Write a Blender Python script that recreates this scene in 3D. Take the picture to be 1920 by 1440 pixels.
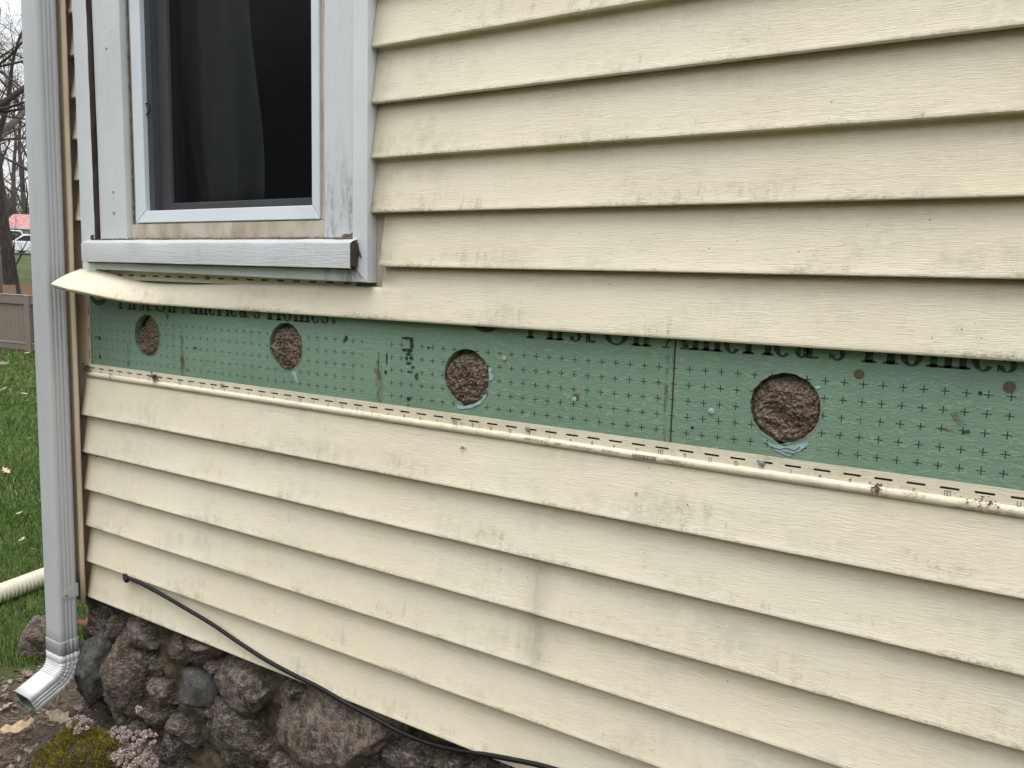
import bpy, bmesh, math, random
import numpy as np
from mathutils import Vector, Matrix, noise, geometry
for o in list(bpy.data.objects): bpy.data.objects.remove(o)
SC = bpy.context.scene
COL = SC.collection
G = 1.72            # the wall is measured from one siding edge; the ground lies 1.72 m below it
P = 0.1016          # height of one siding course
# ------------------------------------------------------------------ camera
CAM = (2.1281, -1.2065, -0.4217); YAW, PIT, ROL, FPX = -0.5617, -0.1292, 0.0264, 1530.35
FW = Vector((math.sin(YAW)*math.cos(PIT), math.cos(YAW)*math.cos(PIT), math.sin(PIT)))
R0 = Vector((math.cos(YAW), -math.sin(YAW), 0)); U0 = R0.cross(FW)
RT = R0*math.cos(ROL)+U0*math.sin(ROL); UP = -R0*math.sin(ROL)+U0*math.cos(ROL)
cd = bpy.data.cameras.new('camera'); cam = bpy.data.objects.new('camera', cd); COL.objects.link(cam)
cd.sensor_width = 36; cd.lens = FPX*36/1920; cd.clip_start = .02; cd.clip_end = 2000
M4 = Matrix((RT, UP, -FW)).transposed().to_4x4(); M4.translation = Vector(CAM)+Vector((0, 0, G))
cam.matrix_world = M4; SC.camera = cam
# ------------------------------------------------------------------ sky and sun (overcast)
SKY_H = 7.8
SUN_EL, SUN_AZ = math.radians(71), math.radians(165)   # azimuth from north (+y), clockwise
wd = bpy.data.worlds.new('World'); SC.world = wd; wd.use_nodes = True
wn = wd.node_tree; bg = wn.nodes['Background']
sk = wn.nodes.new('ShaderNodeTexSky'); sk.sky_type = 'NISHITA'; sk.sun_disc = False
sk.sun_elevation = SUN_EL; sk.sun_rotation = SUN_AZ; sk.dust_density = 3
mx = wn.nodes.new('ShaderNodeMix'); mx.data_type = 'RGBA'; mx.inputs[0].default_value = .88
# cloud layer over the sky: the standard overcast sky, three times as bright overhead as at the horizon
tcw = wn.nodes.new('ShaderNodeTexCoord'); sz = wn.nodes.new('ShaderNodeSeparateXYZ'); wn.links.new(tcw.outputs['Generated'], sz.inputs[0])
mr_ = wn.nodes.new('ShaderNodeMapRange'); mr_.inputs[1].default_value = 0; mr_.inputs[2].default_value = 1; mr_.inputs[3].default_value = SKY_H; mr_.inputs[4].default_value = SKY_H*3
wn.links.new(sz.outputs[2], mr_.inputs[0])
vm = wn.nodes.new('ShaderNodeVectorMath'); vm.operation = 'SCALE'; vm.inputs[0].default_value = (.985, 1.0, 1.02); wn.links.new(mr_.outputs[0], vm.inputs['Scale'])
wn.links.new(vm.outputs[0], mx.inputs[7])
wn.links.new(sk.outputs[0], mx.inputs[6]); wn.links.new(mx.outputs[2], bg.inputs[0]); bg.inputs[1].default_value = .12
sl = bpy.data.lights.new('sun', 'SUN'); sl.energy = 1.5; sl.angle = math.radians(32); sl.color = (1, .97, .92)
so = bpy.data.objects.new('sun', sl); COL.objects.link(so)
sd = Vector((math.sin(SUN_AZ)*math.cos(SUN_EL), math.cos(SUN_AZ)*math.cos(SUN_EL), math.sin(SUN_EL)))
so.rotation_euler = sd.to_track_quat('Z', 'Y').to_euler(); so.location = (4, -4, 9)
vs = SC.view_settings; vs.view_transform = 'Standard'; vs.look = 'None'; vs.gamma = 1; vs.use_curve_mapping = False
vs.exposure = 0.06
# ------------------------------------------------------------------ helpers
def ray(u, v): return FW + RT*((u-960)/FPX) + UP*((720-v)/FPX)
def onwall(u, v, y):
    d = ray(u, v); t = (y-CAM[1])/d.y; return Vector(CAM)+d*t
def onground(u, v, z=-G):
    d = ray(u, v); t = (z-CAM[2])/d.z; return Vector(CAM)+d*t
def atdist(u, v, D):
    d = ray(u, v); return Vector(CAM)+d*(D/math.hypot(d.x, d.y))
def nz(x, y=0., z=0.): return noise.noise(Vector((x, y, z)))
def sm(a, b, x):
    t = min(1, max(0, (x-a)/(b-a))); return t*t*(3-2*t)
def lean(z): return .016*(z+.6)
def tag(o, label=None, cat=None, group=None, kind=None):
    if label: o['label'] = label
    if cat: o['category'] = cat
    if group: o['group'] = group
    if kind: o['kind'] = kind
    return o
def empty(name, loc=(0, 0, -G)):
    o = bpy.data.objects.new(name, None); COL.objects.link(o); o.empty_display_size = .1
    o.location = (loc[0], loc[1], loc[2]+G); o['_w'] = (loc[0], loc[1], loc[2]+G); return o
def wloc(o):
    v = Vector((0, 0, 0))
    while o: v = v+o.location; o = o.parent
    return v
def mk(name, vs_, fs, mat, parent=None, smooth=None, solid=0, offset=0, bevel=0, weld=False):
    """one mesh object from vertices given in wall coordinates"""
    off = wloc(parent) if parent else Vector((0, 0, 0))
    me = bpy.data.meshes.new(name)
    a = np.asarray(vs_, dtype=float).reshape(-1, 3)+np.array([-off.x, -off.y, G-off.z])
    me.from_pydata(a.tolist(), [], fs if isinstance(fs, list) else fs.tolist()); me.update()
    if weld:
        bm = bmesh.new(); bm.from_mesh(me); bmesh.ops.remove_doubles(bm, verts=bm.verts, dist=2e-5); bm.to_mesh(me); bm.free()
    if smooth is not None:
        me.polygons.foreach_set('use_smooth', [True]*len(me.polygons))
        if smooth < 179: me.set_sharp_from_angle(angle=math.radians(smooth))
    o = bpy.data.objects.new(name, me); COL.objects.link(o)
    if mat: me.materials.append(mat)
    if parent: o.parent = parent
    if bevel:
        m = o.modifiers.new('bevel', 'BEVEL'); m.width = bevel; m.segments = 2; m.limit_method = 'ANGLE'
    if solid:
        m = o.modifiers.new('solid', 'SOLIDIFY'); m.thickness = solid; m.offset = offset
    return o
class MB:
    def __init__(s): s.v = []; s.f = []
    def box(s, x0, x1, y0, y1, z0, z1):
        n = len(s.v); s.v += [(x, y, z) for z in (z0, z1) for y in (y0, y1) for x in (x0, x1)]
        s.f += [tuple(n+i for i in q) for q in ((0, 2, 3, 1), (4, 5, 7, 6), (0, 1, 5, 4), (2, 6, 7, 3), (0, 4, 6, 2), (1, 3, 7, 5))]
        return s
    def loft(s, rings, closed=True, cap=False):
        n = len(s.v); m = len(rings[0])
        for r in rings: s.v += [tuple(p) for p in r]
        for i in range(len(rings)-1):
            for j in range(m if closed else m-1):
                k = (j+1) % m; s.f.append((n+i*m+j, n+i*m+k, n+(i+1)*m+k, n+(i+1)*m+j))
        if cap: s.f.append(tuple(n+j for j in reversed(range(m)))); s.f.append(tuple(n+(len(rings)-1)*m+j for j in range(m)))
        return s
    def tube(s, pts, rad, sides=8, cap=True):
        pts = [Vector(p) for p in pts]; rings = []
        pn = None
        for i, p in enumerate(pts):
            t = (pts[min(i+1, len(pts)-1)]-pts[max(i-1, 0)]).normalized()
            if pn is None:
                pn = t.cross(Vector((0, 0, 1)))
                if pn.length < .05: pn = t.cross(Vector((1, 0, 0)))
            pn = (pn-t*pn.dot(t)).normalized(); b = t.cross(pn)
            r = rad[i] if hasattr(rad, '__len__') else rad
            rings.append([p+(pn*math.cos(a)+b*math.sin(a))*r for a in [2*math.pi*j/sides for j in range(sides)]])
        return s.loft(rings, True, cap)
    def poly(s, pts):
        n = len(s.v); s.v += [tuple(p) for p in pts]; s.f.append(tuple(range(n, n+len(pts)))); return s
    def build(s, name, mat, parent=None, **k): return mk(name, s.v, s.f, mat, parent, **k)
# ------------------------------------------------------------------ materials
class NT:
    def __init__(s, name, rough=.6, base=(.5, .5, .5), metal=0, spec=.5):
        s.m = bpy.data.materials.new(name); s.m.use_nodes = True; s.t = s.m.node_tree
        s.b = s.t.nodes['Principled BSDF']; s.b.inputs['Roughness'].default_value = rough
        s.b.inputs['Base Color'].default_value = (*base, 1); s.b.inputs['Metallic'].default_value = metal
        s.b.inputs['Specular IOR Level'].default_value = spec
        s.tc = s.t.nodes.new('ShaderNodeTexCoord'); s.O = s.tc.outputs['Object']
    def n(s, t): return s.t.nodes.new('ShaderNode'+t)
    def link(s, a, b): s.t.links.new(a, b)
    def val(s, x, inp):
        if hasattr(x, 'is_output'): s.link(x, inp)
        elif isinstance(x, (tuple, list)): inp.default_value = (*x, 1) if len(inp.default_value) == 4 and len(x) == 3 else x
        else: inp.default_value = x
    def math(s, op, a, b=0, c=None, clamp=False):
        n = s.n('Math'); n.operation = op; n.use_clamp = clamp; s.val(a, n.inputs[0]); s.val(b, n.inputs[1])
        if c is not None: s.val(c, n.inputs[2])
        return n.outputs[0]
    def map(s, sc, vec=None, loc=(0, 0, 0)):
        n = s.n('Mapping'); n.inputs['Scale'].default_value = sc; n.inputs['Location'].default_value = loc; s.link(vec or s.O, n.inputs[0]); return n.outputs[0]
    def noise(s, scale, detail=3, rough=.5, sc=None, loc=(0, 0, 0), dist=0):
        n = s.n('TexNoise'); n.inputs['Scale'].default_value = scale; n.inputs['Detail'].default_value = detail
        n.inputs['Roughness'].default_value = rough; n.inputs['Distortion'].default_value = dist
        s.link(s.map(sc or (1, 1, 1), None, loc), n.inputs[0]); return n.outputs[0]
    def vor(s, scale, sc=None, feat='F1', out='Distance', rnd=1):
        n = s.n('TexVoronoi'); n.feature = feat; n.inputs['Scale'].default_value = scale; n.inputs['Randomness'].default_value = rnd
        s.link(s.map(sc or (1, 1, 1)), n.inputs[0]); return n.outputs[out]
    def ramp(s, x, *st):
        n = s.n('ValToRGB'); e = n.color_ramp.elements
        while len(e) < len(st): e.new(.5)
        for k, (p_, c) in zip(e, st):
            k.position = p_; k.color = (*c, 1) if isinstance(c, (tuple, list)) else (c, c, c, 1)
        s.link(x, n.inputs[0]); return n.outputs[0]
    def step(s, x, a, b):
        n = s.n('MapRange'); n.interpolation_type = 'SMOOTHSTEP'; n.inputs[1].default_value = a; n.inputs[2].default_value = b
        s.val(x, n.inputs[0]); return n.outputs[0]
    def mix(s, f, a, b, mode='MIX'):
        n = s.n('Mix'); n.data_type = 'RGBA'; n.blend_type = mode; s.val(f, n.inputs[0]); s.val(a, n.inputs[6]); s.val(b, n.inputs[7]); return n.outputs[2]
    def xyz(s):
        n = s.n('SeparateXYZ'); s.link(s.O, n.inputs[0]); return n.outputs
    def col(s, c): s.val(c, s.b.inputs['Base Color']); return s
    def bump(s, h, strength=.3, dist=.001):
        n = s.n('Bump'); n.inputs['Strength'].default_value = strength; n.inputs['Distance'].default_value = dist
        s.val(h, n.inputs['Height']); s.link(n.outputs[0], s.b.inputs['Normal']); return s
    def rnd(s): return s.n('ObjectInfo').outputs['Random']
    def alpha(s, a): s.val(a, s.b.inputs['Alpha']); return s

def mat_siding():
    t = NT('vinyl_siding', .5, spec=.35)
    x, y, z = t.xyz()
    fr = t.math('FRACT', t.math('DIVIDE', t.math('SUBTRACT', G, z), P))      # 0 at the top of a course, 1 at its lower edge
    big = t.noise(1.6, 4, .6, (1, 1, 2)); c = t.mix(t.step(big, .3, .7), (.735, .660, .498), (.790, .722, .568))
    c = t.mix(t.math('MULTIPLY', t.step(t.noise(4, 3, .6, (1, 1, 1), (3, 1, 2)), .45, .75), .3), c, (.70, .67, .55))
    grain = t.noise(1, 4, .65, (34, 34, 760), dist=.8)
    c = t.mix(t.math('MULTIPLY', t.step(grain, .55, .66), .20), c, (.42, .37, .27))
    c = t.mix(t.math('MULTIPLY', t.math('MULTIPLY', t.step(t.noise(1, 5, .65, (3.2, 3.2, 8), (2, 6, 1)), .47, .68), t.step(t.noise(1, 4, .7, (45, 45, 22), (8, 1, 1)), .33, .62)), .34), c, (.40, .385, .31))
    # mildew: vertical runs and blotches, mostly on the lower half of a course
    blot = t.step(t.noise(1, 6, .68, (5, 5, 13)), .46, .64)
    runs = t.step(t.noise(1, 5, .6, (60, 60, 9), (5, 0, 1)), .47, .68)
    low = t.math('ADD', t.math('MULTIPLY', t.step(fr, .35, .92), .9), .10)
    fine = t.step(t.noise(1, 4, .75, (260, 260, 420)), .42, .66)
    m = t.math('MULTIPLY', t.math('MULTIPLY', blot, low), t.math('ADD', t.math('MULTIPLY', runs, .8), .22))
    m = t.math('MULTIPLY', m, t.math('ADD', t.math('MULTIPLY', fine, .85), .18))
    c = t.mix(t.math('MULTIPLY', m, .95, clamp=True), c, (.205, .190, .115))
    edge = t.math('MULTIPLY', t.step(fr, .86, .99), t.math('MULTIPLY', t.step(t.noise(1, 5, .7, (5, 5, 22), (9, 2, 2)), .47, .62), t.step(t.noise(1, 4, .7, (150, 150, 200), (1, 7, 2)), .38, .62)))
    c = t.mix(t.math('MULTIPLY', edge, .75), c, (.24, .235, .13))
    dots = t.math('MULTIPLY', t.step(t.vor(70, (1, 1, .6)), .085, .05), t.step(t.noise(7, 2), .52, .62))
    c = t.mix(t.math('MULTIPLY', dots, .8), c, (.10, .085, .055))
    t.col(c)
    t.bump(t.math('ADD', t.math('MULTIPLY', grain, 1.0), t.math('MULTIPLY', t.noise(1, 3, .6, (90, 90, 1300)), .5)), .8, .0016)
    return t.m
def mat_trim(name, base, dirt=.5, grainy=0, smudge=0):
    t = NT(name, .42)
    c = t.mix(t.step(t.noise(3, 4, .6), .35, .7), base, tuple(b*.9 for b in base))
    f = t.math('MULTIPLY', t.step(t.noise(1, 6, .75, (90, 90, 24)), .50, .75), t.step(t.noise(5, 3), .46, .64))
    c = t.mix(t.math('MULTIPLY', f, dirt), c, (.17, .165, .16))
    c = t.mix(t.math('MULTIPLY', t.step(t.vor(95), .07, .04), t.math('MULTIPLY', t.step(t.noise(11, 2, .5, None, (4, 4, 4)), .56, .64), .7)), c, (.09, .08, .07))
    if smudge:                                   # black mildew low on the right casing and light runs elsewhere
        x, y, z = t.xyz(); q = t.math('MULTIPLY', t.step(x, .34, .38), t.step(z, .30, .06))
        f = t.math('MULTIPLY', t.math('ADD', t.math('MULTIPLY', q, .6), .06), t.step(t.noise(1, 6, .75, (150, 150, 45)), .40, .62))
        f = t.math('MULTIPLY', f, t.step(t.noise(1, 4, .6, (40, 40, 9), (3, 0, 0)), .38, .62)); c = t.mix(f, c, (.13, .13, .13))
    t.col(c)
    h = t.noise(1, 3, .6, (25, 25, 330), dist=.5) if grainy else t.noise(1, 4, .6, (14, 14, 9))
    if grainy: t.bump(h, .6, .0016)
    else: t.bump(h, .18, .002)
    return t.m
def mat_foam():
    t = NT('green_foam', .45, spec=.4)
    x, y, z = t.xyz()
    big = t.noise(2.2, 4, .6); c = t.mix(t.step(big, .3, .7), (.150, .235, .168), (.190, .284, .212))
    wv = t.noise(1, 3, .55, (75, 75, 190), dist=1.2)
    right = t.step(x, .75, 1.5)
    c = t.mix(t.math('MULTIPLY', t.step(wv, .58, .66), t.math('ADD', t.math('MULTIPLY', right, .42), .14)), c, (.32, .39, .20))
    c = t.mix(t.math('MULTIPLY', t.step(t.noise(1, 3, .55, (60, 60, 150), (3, 3, 3), 1), .6, .72), .35), c, (.215, .335, .27))
    c = t.mix(t.math('MULTIPLY', t.step(t.noise(1, 5, .7, (26, 26, 7)), .55, .8), .5), c, (.17, .16, .06))
    # printed registration crosses, one inch apart
    def tri(v, o):
        f = t.math('FRACT', t.math('ADD', t.math('DIVIDE', t.math('SUBTRACT', v, o), .0254), .5)); return t.math('ABSOLUTE', t.math('SUBTRACT', f, .5))
    fx, fz = tri(x, 1.4063), tri(z, G-.5566)
    w, ln = .023, .215
    bx = t.math('MULTIPLY', t.step(fx, w*1.7, w*.6), t.math('LESS_THAN', fz, ln)); bz = t.math('MULTIPLY', t.step(fz, w*1.7, w*.6), t.math('LESS_THAN', fx, ln))
    cr = t.math('MAXIMUM', bx, bz)
    wear = t.step(t.noise(1, 3, .6, (24, 24, 34), (2, 2, 2)), .22, .36)
    zone = t.math('LESS_THAN', z, G-.538)
    gap = t.math('SUBTRACT', 1, t.math('MULTIPLY', t.math('GREATER_THAN', x, 1.0), t.math('LESS_THAN', x, 1.075)))
    lf = t.math('ADD', t.math('MULTIPLY', t.step(x, .1, 1.1), .3), .7)
    cr = t.math('MULTIPLY', t.math('MULTIPLY', cr, wear), t.math('MULTIPLY', t.math('MULTIPLY', zone, gap), lf))
    c = t.mix(cr, c, (.006, .014, .02))
    dirt = t.math('MULTIPLY', t.step(x, .2, .06), t.step(t.noise(1, 5, .7, (60, 60, 60)), .45, .6))
    c = t.mix(t.math('MULTIPLY', dirt, .5), c, (.16, .17, .13))
    t.col(c); t.bump(t.math('ADD', wv, t.math('MULTIPLY', t.noise(1, 3, .5, (30, 30, 120)), .6)), .5, .0022)
    return t.m
def mat_ink():
    t = NT('printing_ink', .5); w = t.step(t.noise(1, 4, .7, (120, 120, 160)), .36, .52)
    t.col(t.mix(w, (.06, .13, .085), (.008, .018, .014))); return t.m
def mat_cellulose():
    t = NT('cellulose', 1, spec=0)
    c = t.ramp(t.noise(1, 6, .75, (260, 260, 260)), (.27, (.040, .026, .017)), (.43, (.175, .128, .092)), (.57, (.30, .235, .180)), (.72, (.52, .45, .38)))
    c = t.mix(t.math('MULTIPLY', t.step(t.noise(1, 3, .6, (34, 34, 34), (5, 5, 5)), .48, .68), .5), c, (.06, .038, .028))
    c = t.mix(t.step(t.vor(150), .17, .10), c, (.50, .47, .46))
    t.col(c).bump(t.noise(1, 5, .8, (240, 240, 240)), .8, .003); return t.m
def mat_stone(kind=0):
    t = NT('field_stone', .85, spec=.25)
    r = t.rnd(); base = t.ramp(r, (0, (.115, .080, .058)), (.25, (.075, .067, .058)), (.45, (.125, .092, .072)), (.62, (.085, .068, .050)), (.8, (.13, .098, .076)), (.9, (.10, .098, .096)))
    if kind == 1: base = t.mix(.0, (.108, .106, .102), base)
    if kind == 2: base = t.mix(.35, (.14, .108, .085), base)
    n1 = t.noise(1, 6, .7, (22, 22, 22)); c = t.mix(1, base, t.ramp(n1, (.32, .30), (.5, .9), (.68, 2.0)), 'MULTIPLY')
    c = t.mix(t.math('MULTIPLY', t.step(t.noise(1, 4, .75, (55, 55, 130), (0, 0, 2), 1), .51, .60), .7), c, (.36, .31, .275))
    c = t.mix(t.math('MULTIPLY', t.step(t.noise(1, 5, .7, (9, 9, 9), (7, 1, 3)), .52, .64), .75), c, (.042, .040, .014))
    c = t.mix(t.step(t.noise(1, 4, .8, (240, 240, 240)), .58, .68), c, (.40, .37, .33))
    if kind == 1: c = t.mix(.6, c, t.mix(t.step(t.noise(1, 4, .6, (25, 25, 25)), .35, .7), (.060, .060, .058), (.15, .150, .146)))
    if kind == 2: c = t.mix(t.math('MULTIPLY', t.step(t.noise(1, 5, .7, (26, 12, 9), (1, 2, 3), 1.5), .50, .62), .75), c, (.33, .265, .215))
    t.col(c).bump(t.math('ADD', t.noise(1, 8, .72, (45, 45, 45)), t.math('MULTIPLY', t.noise(1, 4, .7, (160, 160, 160)), .5)), .9, .022); return t.m
def mat_plain(name, c0, c1, scale=20, rough=.8, bumps=0, bd=.002, spec=.4, metal=0, stretch=(1, 1, 1)):
    t = NT(name, rough, metal=metal, spec=spec); n = t.noise(scale, 5, .6, stretch)
    t.col(t.mix(t.step(n, .3, .7), c0, c1))
    if bumps: t.bump(n, bumps, bd)
    return t.m
def mat_random(name, cols, rough=.7, scale=30, spec=.3):
    """colour varies from island to island"""
    t = NT(name, rough, spec=spec); g = t.n('NewGeometry')
    k = len(cols)-1; c = t.ramp(g.outputs['Random Per Island'], *[(i/k, q) for i, q in enumerate(cols)])
    t.col(t.mix(t.math('MULTIPLY', t.step(t.noise(scale, 4), .4, .7), .35), c, tuple(v*.5 for v in cols[0]))); return t.m
S = {}
S['siding'] = mat_siding()
S['trim'] = mat_trim('white_trim', (.61, .625, .65), .3, 0, 1)
S['sill'] = mat_trim('sill_metal', (.56, .57, .59), .35, 1)
S['band'] = mat_trim('white_band', (.65, .67, .70), .15)
S['sash'] = mat_trim('sash_vinyl', (.63, .68, .73), .1)
S['sashcream'] = mat_plain('old_cream_vinyl', (.54, .48, .41), (.36, .30, .23), 22, .6, stretch=(1, 1, .5))
S['foam'] = mat_foam(); S['ink'] = mat_ink(); S['cellulose'] = mat_cellulose(); S['stone'] = mat_stone(); S['stonegrey'] = mat_stone(1); S['stonepink'] = mat_stone(2)
S['foamcore'] = mat_plain('torn_foam', (.36, .50, .52), (.24, .36, .36), 60, .9, .6, .002)
S['rim'] = mat_plain('torn_rim', (.27, .31, .28), (.17, .22, .19), 80, .9, .6, .002)
S['post'] = mat_plain('corner_vinyl', (.52, .42, .31), (.43, .34, .24), 25, .6, .15, .001, stretch=(1, 1, .3))
t = NT('downspout_paint', .4); c = t.mix(t.step(t.noise(1, 4, .6, (5, 5, 2)), .3, .7), (.485, .495, .515), (.435, .445, .465))
c = t.mix(t.math('MULTIPLY', t.step(t.noise(1, 5, .6, (90, 90, 1.2)), .54, .74), .22), c, (.24, .20, .165))
c = t.mix(t.math('MULTIPLY', t.step(t.vor(60), .07, .045), t.step(t.noise(6, 2), .5, .6)), c, (.09, .08, .07))
t.col(c).bump(t.noise(1, 3, .5, (10, 10, 3)), .2, .003); S['down'] = t.m
S['elbow'] = mat_plain('elbow_paint', (.60, .60, .61), (.46, .46, .47), 30, .4, .15, .001, metal=.1)
S['downin'] = mat_plain('downspout_inside', (.10, .14, .11), (.06, .09, .07), 20, .6)
S['jamb'] = mat_plain('jamb_vinyl', (.44, .45, .47), (.38, .39, .41), 8, .6)
S['dark'] = mat_plain('dark_wood_and_slot_shade', (.030, .022, .017), (.075, .058, .046), 60, .9, .6, .003, stretch=(1, 1, .15))  # dark wood and gaps; also the painted shade behind the hem slots
S['rubber'] = mat_plain('cable_rubber', (.004, .004, .005), (.008, .008, .009), 40, .5, spec=.3)
S['steel'] = mat_plain('nail_steel', (.36, .355, .35), (.20, .19, .18), 300, .5, metal=.2)
S['plugbrown'] = mat_plain('brown_plug', (.13, .095, .065), (.085, .06, .042), 200, .9)
S['plugwhite'] = mat_plain('white_plug', (.42, .42, .41), (.28, .27, .26), 200, .7)
S['debris'] = mat_plain('crumbs', (.22, .14, .10), (.10, .08, .07), 150, .95)
S['caulk'] = mat_plain('old_caulk', (.20, .17, .13), (.07, .06, .045), 90, .95, .8, .003)
S['mortar'] = mat_plain('mortar', (.10, .078, .052), (.038, .032, .018), 40, .95, 1, .010)
S['core'] = mat_plain('wall_core', (.16, .12, .08), (.12, .09, .06), 4, .9)
S['room'] = mat_plain('room_paint', (.07, .065, .06), (.05, .05, .05), 4, .9)
S['curtain'] = mat_plain('curtain_cloth', (.68, .73, .62), (.54, .59, .50), 6, .9, stretch=(4, 4, .6))
t = NT('rust', .9); a = t.step(t.noise(1, 5, .75, (90, 90, 40)), .42, .62); t.col((.13, .085, .030)); t.alpha(t.math('MULTIPLY', a, .5)); S['rust'] = t.m
t = NT('insect_screen', .9, (.010, .010, .012), spec=0)
tr = t.n('BsdfTransparent'); ms = t.n('MixShader'); ms.inputs[0].default_value = .62; t.link(tr.outputs[0], ms.inputs[1]); t.link(t.b.outputs[0], ms.inputs[2]); t.link(ms.outputs[0], t.t.nodes['Material Output'].inputs[0]); S['screen'] = t.m
t = NT('window_glass', .02, (.9, .95, .97)); gl = t.n('BsdfGlossy'); gl.inputs['Roughness'].default_value = .09; tr = t.n('BsdfTransparent'); tr.inputs[0].default_value = (.86, .9, .9, 1)
fz_ = t.n('Fresnel'); fz_.inputs[0].default_value = 1.5; ms = t.n('MixShader'); t.link(fz_.outputs[0], ms.inputs[0]); t.link(tr.outputs[0], ms.inputs[1]); t.link(gl.outputs[0], ms.inputs[2]); t.link(ms.outputs[0], t.t.nodes['Material Output'].inputs[0]); S['glass'] = t.m
S['barkdark'] = mat_plain('bark', (.060, .050, .043), (.028, .023, .020), 9, .95, .8, .02, stretch=(1, 1, .25))
S['barkgrey'] = mat_plain('grey_bark', (.10, .088, .078), (.055, .047, .042), 9, .95, .8, .02, stretch=(1, 1, .25))
S['fence'] = mat_plain('fence_vinyl', (.205, .172, .148), (.185, .155, .132), 3, .6)
S['fencerail'] = mat_plain('fence_rail_vinyl', (.24, .215, .19), (.22, .195, .175), 3, .6)
# ------------------------------------------------------------------ the ground
def hgt(x, y):
    s = (-x*.868+y*.496)
    h = -G+.012*nz(x*1.3, y*1.3, 3)+.03*nz(x*.2, y*.2, 1)*sm(1, 6, abs(s))
    h += .0475*max(0, min(s, 75)-27)
    d = math.hypot(x+.02, min(0, y+.02) if x > 0 else y)
    return h
gx = sorted(set([round(v, 3) for v in list(np.arange(-3, 5.01, .1))+list(-3-np.geomspace(.15, 600, 60))+list(5+np.geomspace(.3, 600, 30))]))
gy = sorted(set([round(v, 3) for v in list(np.arange(-2.5, 3.01, .1))+list(3+np.geomspace(.15, 600, 60))+list(-2.5-np.geomspace(.3, 600, 30))]))
vv = [(x, y, hgt(x, y)) for y in gy for x in gx]; nx = len(gx)
ff = [(j*nx+i, j*nx+i+1, (j+1)*nx+i+1, (j+1)*nx+i) for j in range(len(gy)-1) for i in range(nx-1)]
t = NT('lawn_soil', .95, spec=.1)
c = t.mix(t.step(t.noise(.8, 5, .6), .35, .65), (.056, .068, .027), (.086, .098, .040)); c = t.mix(t.math('MULTIPLY', t.step(t.noise(30, 4, .7), .45, .65), .6), c, (.03, .06, .012))
x_, y_, z_ = t.xyz(); s_ = t.math('ADD', t.math('MULTIPLY', x_, -.868), t.math('MULTIPLY', y_, .496))
leafy = t.math('MULTIPLY', t.math('MULTIPLY', t.step(s_, 13.4, 15.5), t.step(s_, 41, 35)), t.step(t.noise(2.5, 5, .7), .25, .5))
c = t.mix(leafy, c, t.ramp(t.noise(12, 5, .7), (.3, (.06, .035, .02)), (.6, (.13, .075, .045)), (.75, (.26, .19, .14))))
thin = t.math('MULTIPLY', t.math('MULTIPLY', t.step(s_, 9.5, 12), t.step(s_, 15, 14)), t.step(t.noise(6, 4), .4, .6))
c = t.mix(t.math('MULTIPLY', thin, .6), c, (.10, .08, .04))
t.col(c).bump(t.noise(40, 5, .7), 1, .02); S['lawn'] = t.m
tag(mk('lawn_ground', vv, ff, S['lawn'], smooth=180), kind='structure')
# soil bed along the foundation
bed = []; nb = 90
def bedpt(a, r): return r
rows = []
for i in range(91):
    for j in range(25):
        x = -.95+6.2*i/90; y = -1.15+2.0*j/24
        e = sm(.0, .25, min(x+.62+.14*nz(y*3, 2), 1)) * sm(0, .2, y+.62+.45*sm(.2, 1.2, x)+.1*nz(x*4, 5))
        rows.append((x, y, hgt(x, y)-.03+.045*e+.02*nz(x*7, y*7, 4)*e+.012*nz(x*23, y*23)*e))
ff = [(j+i*25, j+(i+1)*25, j+1+(i+1)*25, j+1+i*25) for i in range(90) for j in range(24)]
S['soil'] = mat_plain('bed_soil', (.050, .038, .026), (.095, .072, .05), 45, .98, 1, .012)
tag(mk('planting_bed', rows, ff, S['soil'], smooth=180), kind='structure')
def bedh(x, y):
    e = sm(.0, .25, min(x+.62+.14*nz(y*3, 2), 1)) * sm(0, .2, y+.62+.45*sm(.2, 1.2, x)+.1*nz(x*4, 5)); return hgt(x, y)-.03+.045*e+.02*nz(x*7, y*7, 4)*e+.012*nz(x*23, y*23)*e
# ------------------------------------------------------------------ the house
house = tag(empty('house', (0, 0, -G)), 'house wall of cream vinyl siding with a strip of green foam board laid bare', 'house')
XR = 4.2; ZT = .975
def shell(name, mat, boxes): 
    m = MB()
    for b in boxes: m.box(*b)
    return m.build(name, mat, house)
WX0, WX1, WZ0, WZ1 = .258, .90, -.33, .80     # rough window opening
shell('sheathing', S['core'], [(-.055, WX0, .046, .10, -1.315, ZT), (WX1, XR, .046, .10, -1.315, ZT), (WX0, WX1, .046, .10, -1.315, WZ0), (WX0, WX1, .046, .10, WZ1, ZT)])
shell('side_wall', S['siding'], [(-.055, -.005, .101, 6, -1.30, ZT), (XR-.05, XR, .101, 6, -1.30, ZT), (-.005, XR-.05, 5.95, 6, -1.30, ZT)])
shell('roof_deck', S['core'], [(-.06, XR+.01, .0465, 6.01, ZT+.001, ZT+.05)])
shell('room_partition', S['room'], [(-.004, XR-.06, 1.6, 1.65, -1.29, ZT-.01)])
shell('room_floor', S['room'], [(-.004, XR-.051, .101, 5.94, -1.299, -1.25)])
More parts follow.
